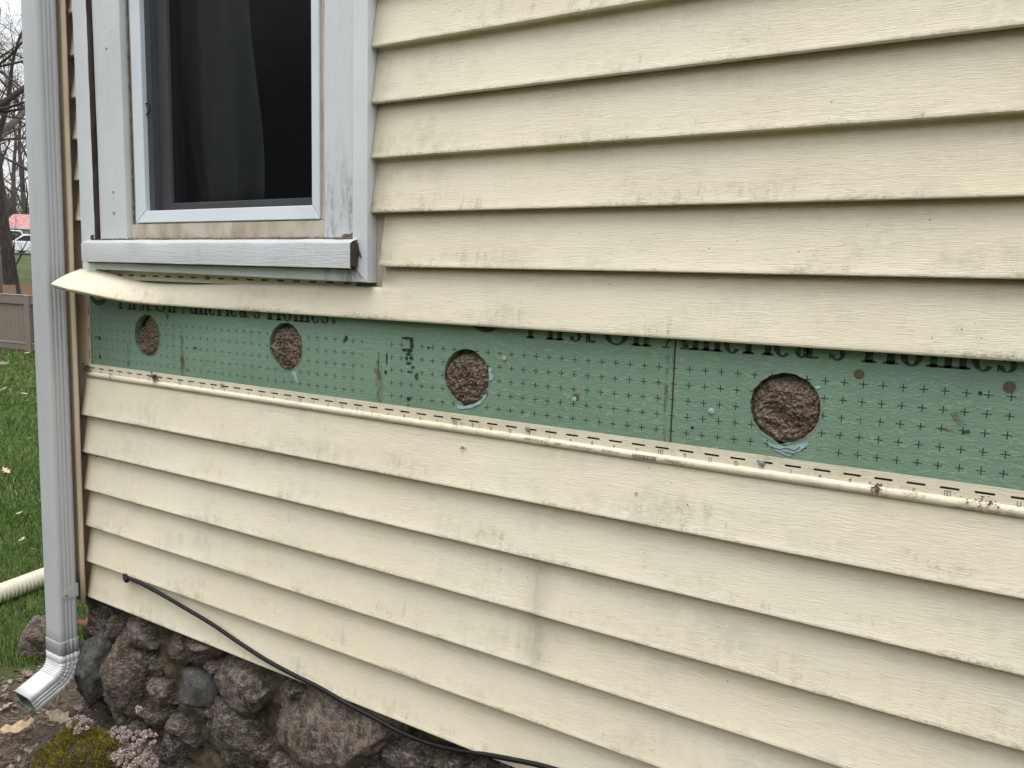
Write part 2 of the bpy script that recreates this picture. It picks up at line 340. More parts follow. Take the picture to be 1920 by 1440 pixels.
# --- siding panels
def wob(x, k): return .0009*nz(x*1.7, k*3.3, 1), .0007*nz(x*1.3, k*2.1, 7)
def course(k, first):
    zt, zb = -(k-1)*P, -k*P; a = []
    a += [(.0158, zt+.005)] if first else [(.0148, zt-.0012)]
    for s in (.12, .3, .5, .7, .86): a.append((.0155-.0180*s+.0006*math.sin(math.pi*s), zt+(zb-zt)*s))
    a += [(-.0018, zb+.0062), (-.0028, zb+.0034), (-.0027, zb+.0014), (-.0012, zb+.0001), (.0040, zb+.0004), (.0128, zb+.0016)]
    return a
def extr(m, prof, x0, x1, k, lean0=True, step=.06, yoff=0):
    n = max(2, int((x1-x0)/step)); xs = [x0+(x1-x0)*i/n for i in range(n+1)]
    if lean0: xs = sorted(set(xs+[x0+.01, x0+.03])); 
    rings = []
    for x in xs:
        wy, wz = wob(x, k); r = []
        for y, z in prof:
            lx = lean(z)*max(0, 1-(x-x0)/.3) if lean0 else 0
            r.append((x+lx, y+wy+yoff, z+wz))
        rings.append(r)
    return m.loft(rings, False)
def panel(k, segs, extra=None, label=None):
    m = MB()
    for (x0, x1, ln) in segs: extr(m, course(k, True)+course(k+1, False), x0, x1, k, ln)
    o = m.build('siding_panel', S['siding'], house, smooth=35, solid=.0011)
    if label: o['label'] = label
    return o
XB = 1.0395   # outer right edge of the window trim
for k in (-8, -6, -4, -2, 0, 2):
    if k < -7: panel(k, [(.016, XR, True)]); continue
    panel(k, [(XB+.0005, XR, False)]); panel(k, [(.016, .0655, True)])
# panel whose lower edge hangs free over the opening: its left end is bent outwards
m = MB(); extr(m, course(4, True), XB+.021, XR, 4, False)
lipx = [(.0634, -.0914, -.4661), (.1153, -.0769, -.4777), (.1797, -.0607, -.4862), (.2435, -.0468, -.497), (.3491, -.028, -.5047), (.4549, -.0143, -.507), (.5633, -.0062, -.508), (.7403, -.0028, -.508), (1.06, -.0022, -.508)]
topx = [(.0605, -.0125, -.4275), (.1717, -.006, -.4345), (.2428, -.001, -.4500), (.3096, .002, -.4580), (.4372, .004, -.4590), (.5584, .0065, -.4545), (.72, .0085, -.4500), (.85, .0092, -.447), (1.06, .0095, -.445)]
def interp(tab, x, i): return float(np.interp(x, [q[0] for q in tab], [q[i] for q in tab]))
def sinterp(tab, x, i): return sum(interp(tab, x+d, i)*w for d, w in ((-.05, .2), (-.025, .25), (0, .1), (.025, .25), (.05, .2))) if x > .12 else interp(tab, x, i)
zt5, zb5 = -4*P, -5*P; S0 = .39; XN = XB+.0195
def face5(x, s_):
    """a point of the free-hanging course: bent on the left, plain to the right"""
    py, pz = .0155-.0180*s_+.0006*math.sin(math.pi*s_), zt5+(zb5-zt5)*s_
    w = sm(.80, 1.04, x)
    if w < 1 and s_ >= S0:
        t_ = (s_-S0)/(1-S0); ty, tz, ly, lz = (sinterp(topx, x, 1), sinterp(topx, x, 2), sinterp(lipx, x, 1), sinterp(lipx, x, 2))
        e = Vector((ly-ty, lz-tz)); L = e.length; e.normalize(); nr = Vector((e.y, -e.x)); q = Vector((ty, tz))+e*(L*t_)+nr*(.0035*math.sin(math.pi*t_)*sm(.85, .4, x))
        py, pz = py*w+q.x*(1-w), pz*w+q.y*(1-w)
    return Vector((py, pz))
xs5 = [.0615+(XN-.0615)*i/72 for i in range(73)]+[XN+(XR-XN)*i/52 for i in range(1, 53)]
rings, rings2 = [], []
for x in xs5:
    wy, wz = wob(x, 4); r = []
    for s_ in (S0, .5, .6, .7, .8, .88, .94): q = face5(x, s_); r.append((x, q.x+wy, q.y+wz))
    a_, b_ = face5(x, .86), face5(x, 1.0); e = (b_-a_).normalized(); nr = Vector((e.y, -e.x))
    for a, b in ((.0002, .0034), (.0006, .0014), (.0018, .0001), (.0065, .0004), (.0135, .0014)): q = b_-nr*a-e*b; r.append((x, q.x+wy, q.y+wz))
    rings.append(r)
    if x >= XN-1e-6: rings2.append([(x, q.x+wy, q.y+wz) for q in (Vector((.0148, zt5-.0012)), face5(x, .13), face5(x, .26), face5(x, S0))])
m.loft(rings, False); m.loft(rings2, False)
o = m.build('siding_panel', S['siding'], house, smooth=40, solid=.0011, weld=True); o['label'] = 'siding panel under the window with its left end bent outwards over the opening'
# panel below the opening, with its lock roll and slotted nail hem in view
ROLL = [(.0165, -.6975), (.0135, -.6978), (.0100, -.6990), (.0082, -.7015), (.0078, -.7045), (.0088, -.7080), (.0112, -.7103), (.0145, -.7112)]
HX0 = .02
def hem(m, x0, x1, cx, pitch, zc, hl, hh, z0, z1, y, wav=0):
    i0 = math.ceil((x0-cx)/pitch+.5); i1 = math.floor((x1-cx)/pitch-.5)
    for i in range(i0, i1+1):
        c = cx+i*pitch; h = pitch/2
        xo = [(c+h, zc), (c+h, z1), (c-h, z1), (c-h, zc), (c-h, z0), (c+h, z0)]
        xi = [(c+hl, zc), (c+hl-.0012, zc+hh), (c-hl+.0012, zc+hh), (c-hl, zc), (c-hl+.0012, zc-hh), (c+hl-.0012, zc-hh)]
        n = len(m.v); q = lambda X: wob(X, 8 if not wav else 4)
        m.v += [(X, y+q(X)[0]*.6, Z+q(X)[1]*.6) for X, Z in xo+xi]
        m.f += [(n+j, n+(j+1) % 6, n+6+(j+1) % 6, n+6+j) for j in range(6)]
    return cx+(i0-.5)*pitch, cx+(i1+.5)*pitch
PIT_, SC0 = .0410, 1.4432
m = MB(); ha, hb = hem(m, .006, 3.6, SC0, PIT_, -.6862, .0122, .00165, -.6975, -.6758, .0140)
hem_m = m; m = MB()
rings = []
for i in range(80):
    x = ha+(hb-ha)*i/79; wy, wz = wob(x, 8); rings.append([(x, y+wy-(.0025 if j == 0 else 0), z+wz) for j, (y, z) in enumerate(ROLL)])
m.loft(rings, False)
extr(m, [(.0152, -.7095)]+course(8, True)[1:]+course(9, False), .016, XR, 8, True)
pan8 = m.build('siding_panel', S['siding'], house, smooth=40, solid=.0011); pan8['label'] = 'siding panel just below the green foam strip with slotted nail hem in view'
hem_m.build('nail_hem', S['siding'], pan8, solid=.0011)
MB().box(ha+.002, hb, .0168, .0176, -.6945, -.6785).build('hem_slot_shade', S['dark'], pan8)  # dark strip that paints the shade seen through the hem slots
# joint panel (two lengths overlap) and the bottom panel
panel(10, [(.016, 1.4285, True)])
m = MB(); extr(m, course(10, True)+course(11, False), 1.427, XR, 10, False, yoff=-.0007); m.build('siding_panel', S['siding'], house, smooth=35, solid=.0011)
panel(12, [(.016, XR, True)])
# slotted strip under the sill
m = MB(); hem(m, .10, 1.0, .1876, .0485, -.4405, .0117, .0021, -.4520, -.4300, .0135, 1)
m.build('undersill_strip', S['siding'], house, solid=.0011)
# --- foam boards with four drilled holes
HOLES = [(.2868, -.5872), (.7787, -.5822), (1.2575, -.6060), (1.8345, -.6018)]; HR = .0520
def hole_loop(cx, cz, seed, n=90):
    out = []
    for i in range(n):
        a = 2*math.pi*i/n; r = HR*(1+.012*nz(math.cos(a)*2+seed*5, math.sin(a)*2)+.022*nz(math.cos(a)*9+seed, math.sin(a)*9)+.022*nz(math.cos(a)*25+seed, math.sin(a)*25))
        if seed in (2, 3): r += .006*math.exp(-((a-4.62)/.14)**2)
        out.append((cx+r*math.cos(a), cz+r*math.sin(a)))
    return out
FY = .018
def inside(c, lp):
    k = False; n = len(lp)
    for i in range(n):
        (x1, y1), (x2, y2) = lp[i], lp[(i+1) % n]
        if (y1 > c.y) != (y2 > c.y) and c.x < (x2-x1)*(c.y-y1)/(y2-y1)+x1: k = not k
    return k
def foam_board(x0, x1, holes):
    z0, z1 = -.80, -.415; pts = [(x0, z0), (x1, z0), (x1, z1), (x0, z1)]; edges = [(0, 1), (1, 2), (2, 3), (3, 0)]; loops = []
    for h in holes:
        lp = hole_loop(*HOLES[h], h); n = len(pts); pts += lp; edges += [(n+i, n+(i+1) % len(lp)) for i in range(len(lp))]; loops.append(lp)
    gv = [Vector(q) for q in pts]
    v2, _, f2, *_ = geometry.delaunay_2d_cdt(gv, edges, [], 0, 1e-6)
    vs2, fs2 = [(q.x, FY, q.y) for q in v2], []
    for f in f2:
        c = sum((v2[i] for i in f), Vector((0, 0)))/len(f)
        if any(inside(c, lp) for lp in loops): continue
        fs2.append(tuple(f))
    for lp in loops:
        n = len(vs2); L = len(lp)
        vs2 += [(x, FY, z) for x, z in lp]+[(x, FY+.018, z) for x, z in lp]
        fs2 += [(n+i, n+(i+1) % L, n+L+(i+1) % L, n+L+i) for i in range(L)]
    n = len(vs2); rect = [(x0, z0), (x1, z0), (x1, z1), (x0, z1)]
    vs2 += [(x, FY, z) for x, z in rect]+[(x, FY+.018, z) for x, z in rect]; fs2 += [(n+i, n+(i+1) % 4, n+4+(i+1) % 4, n+4+i) for i in range(4)]
    return mk('foam_board', vs2, fs2, S['foam'], house)
fb1 = foam_board(.0435, 1.6585, (0, 1, 2)); fb1['label'] = 'left green foam board with three drilled holes'
fb2 = foam_board(1.6612, XR-.02, (3,)); fb2['label'] = 'right green foam board with one drilled hole'
m = MB(); m.box(1.6578, 1.6618, FY+.004, FY+.020, -.79, -.42); m.build('board_joint', S['dark'], house)
# brown cellulose packed in the holes
for h, (cx, cz) in enumerate(HOLES):
    vsl, fsl = [], []; NR, NA = 60, 170
    for i in range(NR+1):
        for j in range(NA):
            a = 2*math.pi*j/NA; r = .0495*i/NR; x, z = r*math.cos(a), r*math.sin(a)
            q = Vector((x*30+h*9, z*30, h*3.1))
            d = .0045*noise.noise(q)+.0042*noise.noise(q*2.7)+.0036*noise.noise(q*6.5)+.0030*noise.noise(q*15)+.0022*noise.noise(q*34)
            y = FY+.0065-d*(1.25 if h < 3 else 1)-.002*(1-(i/NR)**2)+.013*sm(.25, 1, z/.0495)*sm(.2, 1, i/NR)+.005*max(0, (i/NR-.85)/.15)
            if h == 0: y += .012*sm(.1, .5, -x/.0495)*sm(-.3, .4, z/.0495)
            vsl.append((cx+x*1.06, y, cz+z*1.06))
    for i in range(NR):
        for j in range(NA):
            k = (j+1) % NA
            fsl.append((i*NA+j, (i+1)*NA+j, (i+1)*NA+k, i*NA+k) if i else (j, NA+j, NA+k, k))
    mk('insulation_plug', vsl, fsl, S['cellulose'], house, smooth=180)
# torn facing below and beside the holes
def patch(parent, pts, y, mat, name, th=.0005):
    return mk(name, [(x, y, z) for x, z in pts], [tuple(range(len(pts)))], mat, parent, solid=th)
def px(pts, y): return [(q.x, q.z) for q in (onwall(u, v, y) for u, v in pts)]
patch(fb2, px([(1436, 828), (1452, 834), (1473, 837), (1496, 834), (1514, 828), (1516, 834), (1504, 842), (1500, 846), (1492, 848), (1482, 855), (1478, 856), (1466, 850), (1452, 843)], FY-.0008), FY-.0008, S['foamcore'], 'torn_facing')
for cr_ in (((1446, 838), (1462, 843), (1474, 840), (1490, 845), (1500, 838)), ((1466, 846), (1478, 849), (1488, 851))): MB().tube([tuple(onwall(u, v, FY-.0013)) for u, v in cr_], .0006, 5).build('tear_line', S['dark'], fb2)
patch(fb2, px([(1527, 724), (1537, 723), (1537, 729), (1530, 729)], FY-.0015), FY-.0015, S['foamcore'], 'torn_facing')
patch(fb1, px([(857, 757), (868, 762), (884, 759), (902, 751), (908, 741), (912, 742), (901, 757), (884, 765), (866, 767), (858, 766)], FY-.0008), FY-.0008, S['foamcore'], 'torn_facing')
patch(fb1, px([(915, 692), (919, 689), (923, 694), (920, 698), (926, 704), (923, 712), (917, 714), (918, 703)], FY-.0012), FY-.0012, S['foamcore'], 'torn_facing')
patch(fb1, px([(546, 697), (552, 695), (556, 702), (558, 720), (552, 708)], FY-.0008), FY-.0008, S['foamcore'], 'torn_facing')
for h, (cx, cz) in enumerate(HOLES):       # frayed pale rim, lower half
    m = MB(); n = 70; lp = hole_loop(cx, cz, h, 90); inn, out = [], []
    for i in range(n+1):
        a = math.pi*(.93+1.18*i/n); k = int(a/(2*math.pi)*90) % 90; x, z = lp[k]; w = .0002+.0022*max(0, nz(i*.6, h*4))
        dx, dz = x-cx, z-cz; L = math.hypot(dx, dz); inn.append((x-dx/L*.0012, FY-.0006, z-dz/L*.0012)); out.append((x+dx/L*w, FY-.0006, z+dz/L*w))
    m.loft([inn, out], False).build('torn_rim', S['rim'], fb2 if h == 3 else fb1, solid=.0004)
# --- printed lettering on the foam (heavy serif face)
EM = .065
class Glyphs:
    def __init__(s): s.m = MB()
    def q(s, *pts): s.m.poly([(x, FY-.0006, z) for x, z in pts])
    def stem(s, x, h, w=.009, bot=True, top=0):
        z = ZB; s.q((x, z), (x+w, z), (x+w, z+h), (x, z+h))
        if bot: s.q((x-.0045, z), (x+w+.0045, z), (x+w+.0045, z+.0022), (x+w, z+.0040), (x, z+.0040), (x-.0045, z+.0022))
        if top: s.q((x-top, z+h-.0028), (x+w*.5, z+h-.0028), (x+w*.5, z+h), (x-top, z+h))
    def ring(s, cx, cz, rx, rz, wx, wz, a0=0, a1=360, n=28):
        for i in range(n):
            a, b = (math.radians(a0+(a1-a0)*(i+j)/n) for j in (0, 1))
            s.q((cx+(rx-wx)*math.cos(a), cz+(rz-wz)*math.sin(a)), (cx+rx*math.cos(a), cz+rz*math.sin(a)), (cx+rx*math.cos(b), cz+rz*math.sin(b)), (cx+(rx-wx)*math.cos(b), cz+(rz-wz)*math.sin(b)))
XH, CH = .030, .0435
def text_on_foam(x, parent, dot):
    global ZB
    ZB = -.5256; g = Glyphs(); W = dict(F=.61, i=.28, r=.44, s=.39, t=.33, O=.78, n=.56, A=.72, m=.83, e=.44, c=.44, a=.5, H=.78, o=.5)
    for ch in "First On America's Homes"+('.' if dot else ''):
        w = W.get(ch, .25)*EM; b = x+.004
        if ch == 'F':
            g.stem(b+.002, CH); g.q((b+.011, ZB+CH-.003), (b+w-.008, ZB+CH-.003), (b+w-.008, ZB+CH), (b+.011, ZB+CH)); g.q((b+.011, ZB+.021), (b+.024, ZB+.021), (b+.024, ZB+.024), (b+.011, ZB+.024))
        elif ch == 'i': g.stem(b+.002, XH, top=.005); g.ring(b+.0065, ZB+CH-.004, .0048, .0048, .0047, .0047, n=10)
        elif ch == 'r': g.stem(b+.002, XH, top=.005); g.ring(b+.019, ZB+XH-.006, .007, .006, .006, .003, 20, 170, 8)
        elif ch in 'nm':
            for q in range(2 if ch == 'n' else 3): g.stem(b+.002+q*.0175, XH-(.004 if q else 0), .0085, top=0 if q else .005)
            for q in range(1 if ch == 'n' else 2): g.ring(b+.0175+q*.0175, ZB+XH-.009, .0105, .0088, .008, .0035, 0, 170, 10)
        elif ch in 'Oo':
            hh = CH if ch == 'O' else XH; g.ring(x+w/2, ZB+hh/2-.0003, w/2-.002, hh/2+.0009, .0105 if ch == 'O' else .0092, .0028)
        elif ch in 'ec': g.ring(x+w/2, ZB+XH/2-.0003, w/2-.001, XH/2+.0009, .0085, .0028, 55, 325 if ch == 'e' else 320, 22); (ch == 'e') and g.q((x+.008, ZB+.0155), (x+w-.002, ZB+.0155), (x+w-.002, ZB+.018), (x+.008, ZB+.018))
        elif ch == 'a':
            g.stem(b+.015, XH-.005, .0085, bot=False); g.ring(b+.0275, ZB+.0045, .006, .0048, .0035, .003, 200, 330, 8); g.ring(b+.009, ZB+.0085, .0095, .009, .0075, .0028); g.ring(b+.014, ZB+XH-.008, .0105, .0085, .006, .003, 20, 170, 10)
        elif ch == 's': g.ring(b+.009, ZB+.0085, .0105, .0092, .0068, .0028, -175, 60, 16); g.ring(b+.009, ZB+XH-.0085, .0100, .0092, .0068, .0028, 20, 250, 16); g.q((b-.002, ZB-.0005), (b-.0005, ZB-.0005), (b+.0005, ZB+.009), (b-.002, ZB+.009))
        elif ch == 't': g.stem(b+.003, XH+.007, .0085, bot=False); g.ring(b+.0155, ZB+.006, .0075, .0065, .005, .0035, 180, 330, 10); g.q((b-.002, ZB+XH-.003), (b+.018, ZB+XH-.003), (b+.018, ZB+XH), (b-.002, ZB+XH))
        elif ch == 'A':
            for (a0, a1, ww) in ((b+.003, b+.020, .0035), (b+.033, b+.0185, .0105)): g.q((a0, ZB+.002), (a0+ww, ZB+.002), (a1+ww*.6, ZB+CH), (a1, ZB+CH)); g.q((a0-.005, ZB), (a0+ww+.005, ZB), (a0+ww+.005, ZB+.0022), (a0-.005, ZB+.0022))
            g.q((b+.009, ZB+.014), (b+.032, ZB+.014), (b+.032, ZB+.0165), (b+.009, ZB+.0165))
        elif ch == 'H':
            g.stem(b+.004, CH, .0105, top=.005); g.stem(b+.032, CH, .0105, top=.005); g.q((b+.014, ZB+.021), (b+.033, ZB+.021), (b+.033, ZB+.0245), (b+.014, ZB+.0245))
        elif ch == "'": g.ring(b+.005, ZB+CH-.006, .004, .007, .0039, .0069, n=10)
        elif ch == '.': g.ring(b+.009, ZB+.006, .0055, .0055, .0054, .0054, n=12); g.q((b+.006, ZB), (b+.011, ZB+.006), (b+.012, ZB+.002))
        if g.m.v: g.m.build('printed_letter', S['ink'], parent)
        g = Glyphs(); x += w
text_on_foam(.1690, fb1, True)
# the second line runs across the joint of the two boards: it sits on both
text_on_foam(1.3830, fb2, False)
def emblem(cx, parent, r=.048):
    g = Glyphs(); cz = -.5206+r
    g.ring(cx, cz, r, r, .013, .013, n=48)
    for dx, w, h in ((-.020, .010, .040), (.001, .013, .050), (.021, .009, .038)): g.q((cx+dx-w/2, cz-h/2), (cx+dx+w/2, cz-h/2-.003), (cx+dx+w/2, cz+h/2), (cx+dx-w/2, cz+h/2))
    return g.m.build('printed_emblem', S['ink'], parent)
emblem(.0835, fb1); emblem(1.2975, fb1)
# spray stamp and smears
def blob(pts_, parent, mat, name):
    m = MB()
    for (u, v, ru, rv) in pts_:
        n = 14; m.poly([tuple(onwall(u+ru*math.cos(2*math.pi*i/n)*(1+.45*nz(u+i*1.7, v)), v+rv*math.sin(2*math.pi*i/n)*(1+.45*nz(u, v+i*1.3)), FY-.0007)) for i in range(n)])
    o = m.build(name, mat, parent); o['kind'] = 'stuff'; return o
blob([(757, 634, 4, 2), (764, 634, 6, 3), (771, 638, 4, 6), (772, 648, 3.5, 7), (768, 657, 5, 4), (760, 656, 7, 3), (766, 664, 6, 3), (771, 671, 4, 3), (762, 672, 3, 4), (766, 681, 5, 2.5), (774, 689, 3, 3), (767, 697, 4, 2), (781, 706, 3.5, 7), (766, 748, 3.5, 4), (765, 759, 1.5, 2), (803, 652, 2.5, 2.5), (649, 634, 3, 6), (645, 641, 1.5, 3), (725, 672, 1.4, 12), (723, 698, 2.5, 4)], fb1, S['ink'], 'ink_stamp')
blob([(314, 594, 2, 5), (312, 588, 3, 1), (186, 634, 2, 4), (180, 632, 3, 1.2), (187, 668, 1.5, 5), (366, 653, 3, 2)], fb1, S['ink'], 'ink_smear')
blob([(1298, 802, 3, 3), (1838, 737, 4, 4), (1811, 811, 8, 2), (1815, 809, 4, 3)], fb2, S['ink'], 'ink_smear')
def stain(u0, v0, u1, v1, wpx, parent):
    m = MB(); n = 12; l, r = [], []
    for i in range(n+1):
        u = u0+(u1-u0)*i/n; v = v0+(v1-v0)*i/n; w = wpx*(.6+.5*abs(nz(i*.8, u)))*(1 if 0 < i < n else .2)
        l.append(tuple(onwall(u-w, v, FY-.0008))); r.append(tuple(onwall(u+w, v, FY-.0008)))
    m.loft([l, r], False).build('rust_stain', S['rust'], parent)
stain(709.5, 655, 710, 756, 1.8, fb1); stain(708, 675, 712, 755, 9, fb1); stain(238, 640, 241, 688, 3, fb1); stain(341, 612, 341, 708, 4, fb1); stain(345, 690, 354, 696, 6, fb1); stain(342, 670, 344, 712, 6, fb1)
stain(1790, 772, 1806, 800, 14, fb2); stain(1762, 800, 1790, 812, 9, fb2); stain(1252, 650, 1246, 830, 5, fb1); stain(1264, 650, 1258, 830, 4, fb2)
# screws, plugs and filled nail holes in the foam
def disc(cx, y, cz, r, mat, name, parent, h=.002, dome=.4, n=16, seed=0):
    m = MB(); rings = []
    for rr, dy in ((1, 0), (1, -h*.5), (.8, -h*(.5+dome*.5)), (.35, -h*(.5+dome))):
        rings.append([(cx+r*rr*math.cos(a)*(1+.08*nz(math.cos(a)+seed, math.sin(a))), y+dy, cz+r*rr*math.sin(a)*(1+.08*nz(seed, math.cos(a)))) for a in [2*math.pi*i/n for i in range(n)]])
    return m.loft(rings, True, True).build(name, mat, parent, smooth=40)
disc(1.3403, FY-.0002, -.565, .0050, S['plugwhite'], 'screw', fb1, .003); disc(1.4871, FY-.0003, -.6207, .0062, S['plugbrown'], 'nail_hole', fb1, .0008); disc(1.4845, FY-.0006, -.6235, .0042, S['foamcore'], 'nail_hole', fb1, .001)
disc(1.7243, FY-.0002, -.6186, .0050, S['plugwhite'], 'screw', fb2, .003); disc(1.933, FY-.0004, -.5425, .0068, S['plugbrown'], 'filled_hole', fb2, .0014); disc(2.1142, FY-.0004, -.5437, .0075, S['plugbrown'], 'filled_hole', fb2, .0014)
a = onwall(366, 652, FY); disc(a.x, FY-.0005, a.z, .004, S['rust'], 'nail_hole', fb1)
# --- print on the nail hem
FONT = {}
def glyph(ch):
    if ch not in FONT:
        cu = bpy.data.curves.new('letter', 'FONT'); cu.body = ch; cu.size = 1; cu.align_x = 'CENTER'; ob = bpy.data.objects.new('letter', cu); COL.objects.link(ob)
        bpy.context.view_layer.update(); dg = bpy.context.evaluated_depsgraph_get(); me = bpy.data.meshes.new_from_object(ob.evaluated_get(dg))
        FONT[ch] = ([tuple(q.co) for q in me.vertices], [tuple(q.vertices) for q in me.polygons]); bpy.data.objects.remove(ob)
    return FONT[ch]
def put_text(m, s, x, z, size, fn, sx=.75, lw=1):
    v, f = glyph(s); n = len(m.v); m.v += [fn(x+q[0]*size*sx, z+q[1]*size) for q in v]; m.f += [tuple(n+i for i in q) for q in f]
word = 'inder\u0001TUDf'; m = MB(); hy = .0130
hfn = lambda X, Z: (X, hy+wob(X, 8)[0]*.6, Z)
for i in range(-35, 24):
    ch = word[i % 10]; X = SC0+i*PIT_-.002; Zb = -.6975
    if ch == '\u0001':
        put_text(m, 'S', X, Zb, .0088, hfn)
        for (a, b, c, d) in ((-.0036, .0036, -.0008, 0), (-.0036, .0036, .0072, .0080), (-.0040, -.0033, -.0008, .0080), (.0033, .0040, -.0008, .0080)): m.poly([hfn(X+a, Zb+c), hfn(X+b, Zb+c), hfn(X+b, Zb+d), hfn(X+a, Zb+d)])
    else: put_text(m, ch, X, Zb-.0002, .0108, hfn)
S['print'] = mat_plain('grey_print', (.025, .025, .022), (.06, .058, .05), 200, .7)
m.build('printed_lettering', S['print'], pan8)['kind'] = 'stuff'
m = MB(); rfn = lambda X, Z: (X, .0064+abs(Z+.7045)**1.6*4.5+wob(X, 8)[0], Z+wob(X, 8)[1])
def line(s, x, z, size):
    for ch in s:
        if ch != ' ': put_text(m, ch, x, z, size, rfn, .8)
        x += size*.52
line('MANUFACTURED IN', 1.395, -.7035, .0048); line('CANADA', 1.455, -.7040, .0044); line('Covered in Patents', 1.487, -.7042, .0044); line('HERITAGE Cream', 1.546, -.7042, .0046); line('72046302804', 1.656, -.7046, .0050)
x = 1.600; rb = random.Random(4)
while x < 1.640:
    w = rb.choice((.0006, .0009, .0014)); m.poly([rfn(x, -.7082), rfn(x+w, -.7082), rfn(x+w, -.7005), rfn(x, -.7005)]); x += w+rb.choice((.0006, .0009, .0012))
m.build('printed_label', S['print'], pan8)['kind'] = 'stuff'
for (u, v) in ((990, 804), (1428, 868), (416, 722)):
    a = onwall(u, v, .012); disc(a.x, .0125, a.z, .0050, S['steel'], 'nail', pan8, .0028, .5)
a = onwall(388, 521, .012); disc(a.x, .012, a.z, .0048, S['steel'], 'nail', house, .003, .6)
def crumbs(u, v, n, spread, size, seed, parent, y=.006, mat='debris'):
    r = random.Random(seed); m = MB(); c = onwall(u, v, y)
    for i in range(n):
        q = c+Vector((r.gauss(0, spread), r.gauss(0, .0015), r.gauss(0, spread*.8))); s = size*r.uniform(.4, 1.2)
        ax = [Vector((r.uniform(-1, 1), r.uniform(-1, 1), r.uniform(-1, 1)))*s for _ in range(6)]
        n0 = len(m.v); m.v += [tuple(q+Vector(d)*s+ax[k]*.4) for k, d in enumerate(((1, 0, 0), (-1, 0, 0), (0, 1, 0), (0, -1, 0), (0, 0, 1), (0, 0, -1)))]
        m.f += [tuple(n0+i for i in t) for t in ((0, 2, 4), (2, 1, 4), (1, 3, 4), (3, 0, 4), (2, 0, 5), (1, 2, 5), (3, 1, 5), (0, 3, 5))]
    o = m.build('debris', S[mat], parent); o['kind'] = 'stuff'
S['lint'] = mat_plain('grey_lint', (.10, .09, .085), (.035, .03, .028), 200, .95)
crumbs(289, 707, 70, .0055, .0022, 1, pan8, mat='lint'); crumbs(162, 689, 60, .006, .0024, 2, pan8, mat='lint'); crumbs(1641, 915, 40, .005, .0016, 3, pan8); crumbs(1641, 922, 18, .003, .0014, 8, pan8); crumbs(1855, 943, 26, .006, .0016, 4, pan8); crumbs(1815, 938, 22, .007, .0012, 5, pan8); crumbs(700, 766, 40, .02, .0010, 6, pan8, mat='lint'); crumbs(206, 707, 20, .005, .0014, 7, pan8)
def speck(u, v, n, sp, sz, seed, par): crumbs(u, v, n, sp, sz, seed, par, y=-.0005, mat='lint')
crumbs(867, 840, 16, .002, .0014, 11, pan8, y=.006); crumbs(157, 849, 26, .004, .0018, 12, house, y=.013, mat='lint'); crumbs(180, 857, 14, .0025, .0014, 13, house, y=.012, mat='lint'); crumbs(178, 1057, 14, .0022, .0014, 14, house, y=.012, mat='lint'); crumbs(1193, 925, 10, .0016, .0010, 15, pan8, y=.003)
sp_ = [onwall(u, v, y) for u, v, y in ((1288, 945, .0058), (1302, 965, .0040), (1318, 980, .0025), (1336, 993, .0010), (1362, 1011, -.0008))]
MB().tube([tuple(q+Vector((0, -.0008, 0))) for q in sp_], .0005, 5).build('scratch', S['debris'], pan8)
# --- corner post: front face with a rounded bead, hollow pocket, flange over the foam
prof = [(.0430, .0168), (-.024, .0168), (-.026, .0150), (-.026, -.008), (-.0255, -.0105), (-.010, -.0125), (.010, -.0135), (.0150, -.0155), (.0185, -.0195), (.0235, -.0225), (.0290, -.0225), (.0330, -.0205), (.0345, -.0175), (.0325, -.0145), (.0270, -.0130)]
side = [(-.010, -.0125), (-.058, -.0125), (-.070, -.0118), (-.0715, -.008), (-.0715, .07), (-.070, .085), (-.055, .0862)]
m = MB(); zs = [-1.333+(ZT+1.333)*i/24 for i in range(25)]
for pr in (prof, side): m.loft([[(x+lean(z)+.0006*nz(z*5, 3), y, z) for x, y in pr] for z in zs], False)
cp = m.build('corner_post', S['post'], house, smooth=50, solid=.0012); cp['label'] = 'cream vinyl corner post with rounded edge'
m = MB()
for z in np.arange(-.52, -.69, -.058):
    for dx in (.0365,): m.box(dx-.0009+lean(z), dx+.0009+lean(z), .0155, .0163, z-.026, z-.004)
m.build('flange_slots', S['dark'], cp)['kind'] = 'stuff'
# --- window
win = empty('window', (.55, 0, -.40)); win.parent = house; win.location = (.55, 0, -.40+G)
win['label'] = 'white framed sliding window with dented metal trim and dark screen'
def wavybox(name, mat, x0, x1, y0, y1, z0, z1, amp=.0012, nseg=24, axis='z', bev=.0018, seed=0, edge=0):
    """a long box whose faces are slightly bent, like folded sheet metal"""
    m = MB(); rings = []
    for i in range(nseg+1):
        s = i/nseg
        if axis == 'z':
            z = z0+(z1-z0)*s; a = amp*nz(z*6+seed, 1, seed); b = amp*nz(z*4+seed, 5, 2); e = edge*nz(z*9, seed, 9)
            rings.append([(x0+a, y1, z), (x0+a, y0+b, z), (x1+a*.5+e, y0+b*.5, z), (x1+a*.5+e, y1, z)])
        else:
            x = x0+(x1-x0)*s; a = amp*nz(x*6+seed, 1, seed); b = amp*nz(x*5+seed, 5, 2)
            rings.append([(x, y1, z1+a), (x, y0+b, z1+a), (x, y0+b, z0+a*.5), (x, y1, z0+a*.5)])
    return m.loft(rings, True, True).build(name, mat, win, smooth=30, bevel=bev)
ZWT = .86
wavybox('trim_band', S['band'], .0675, .1268, -.0125, .017, -.4330, ZWT, .0018, 60, seed=1, edge=.003)
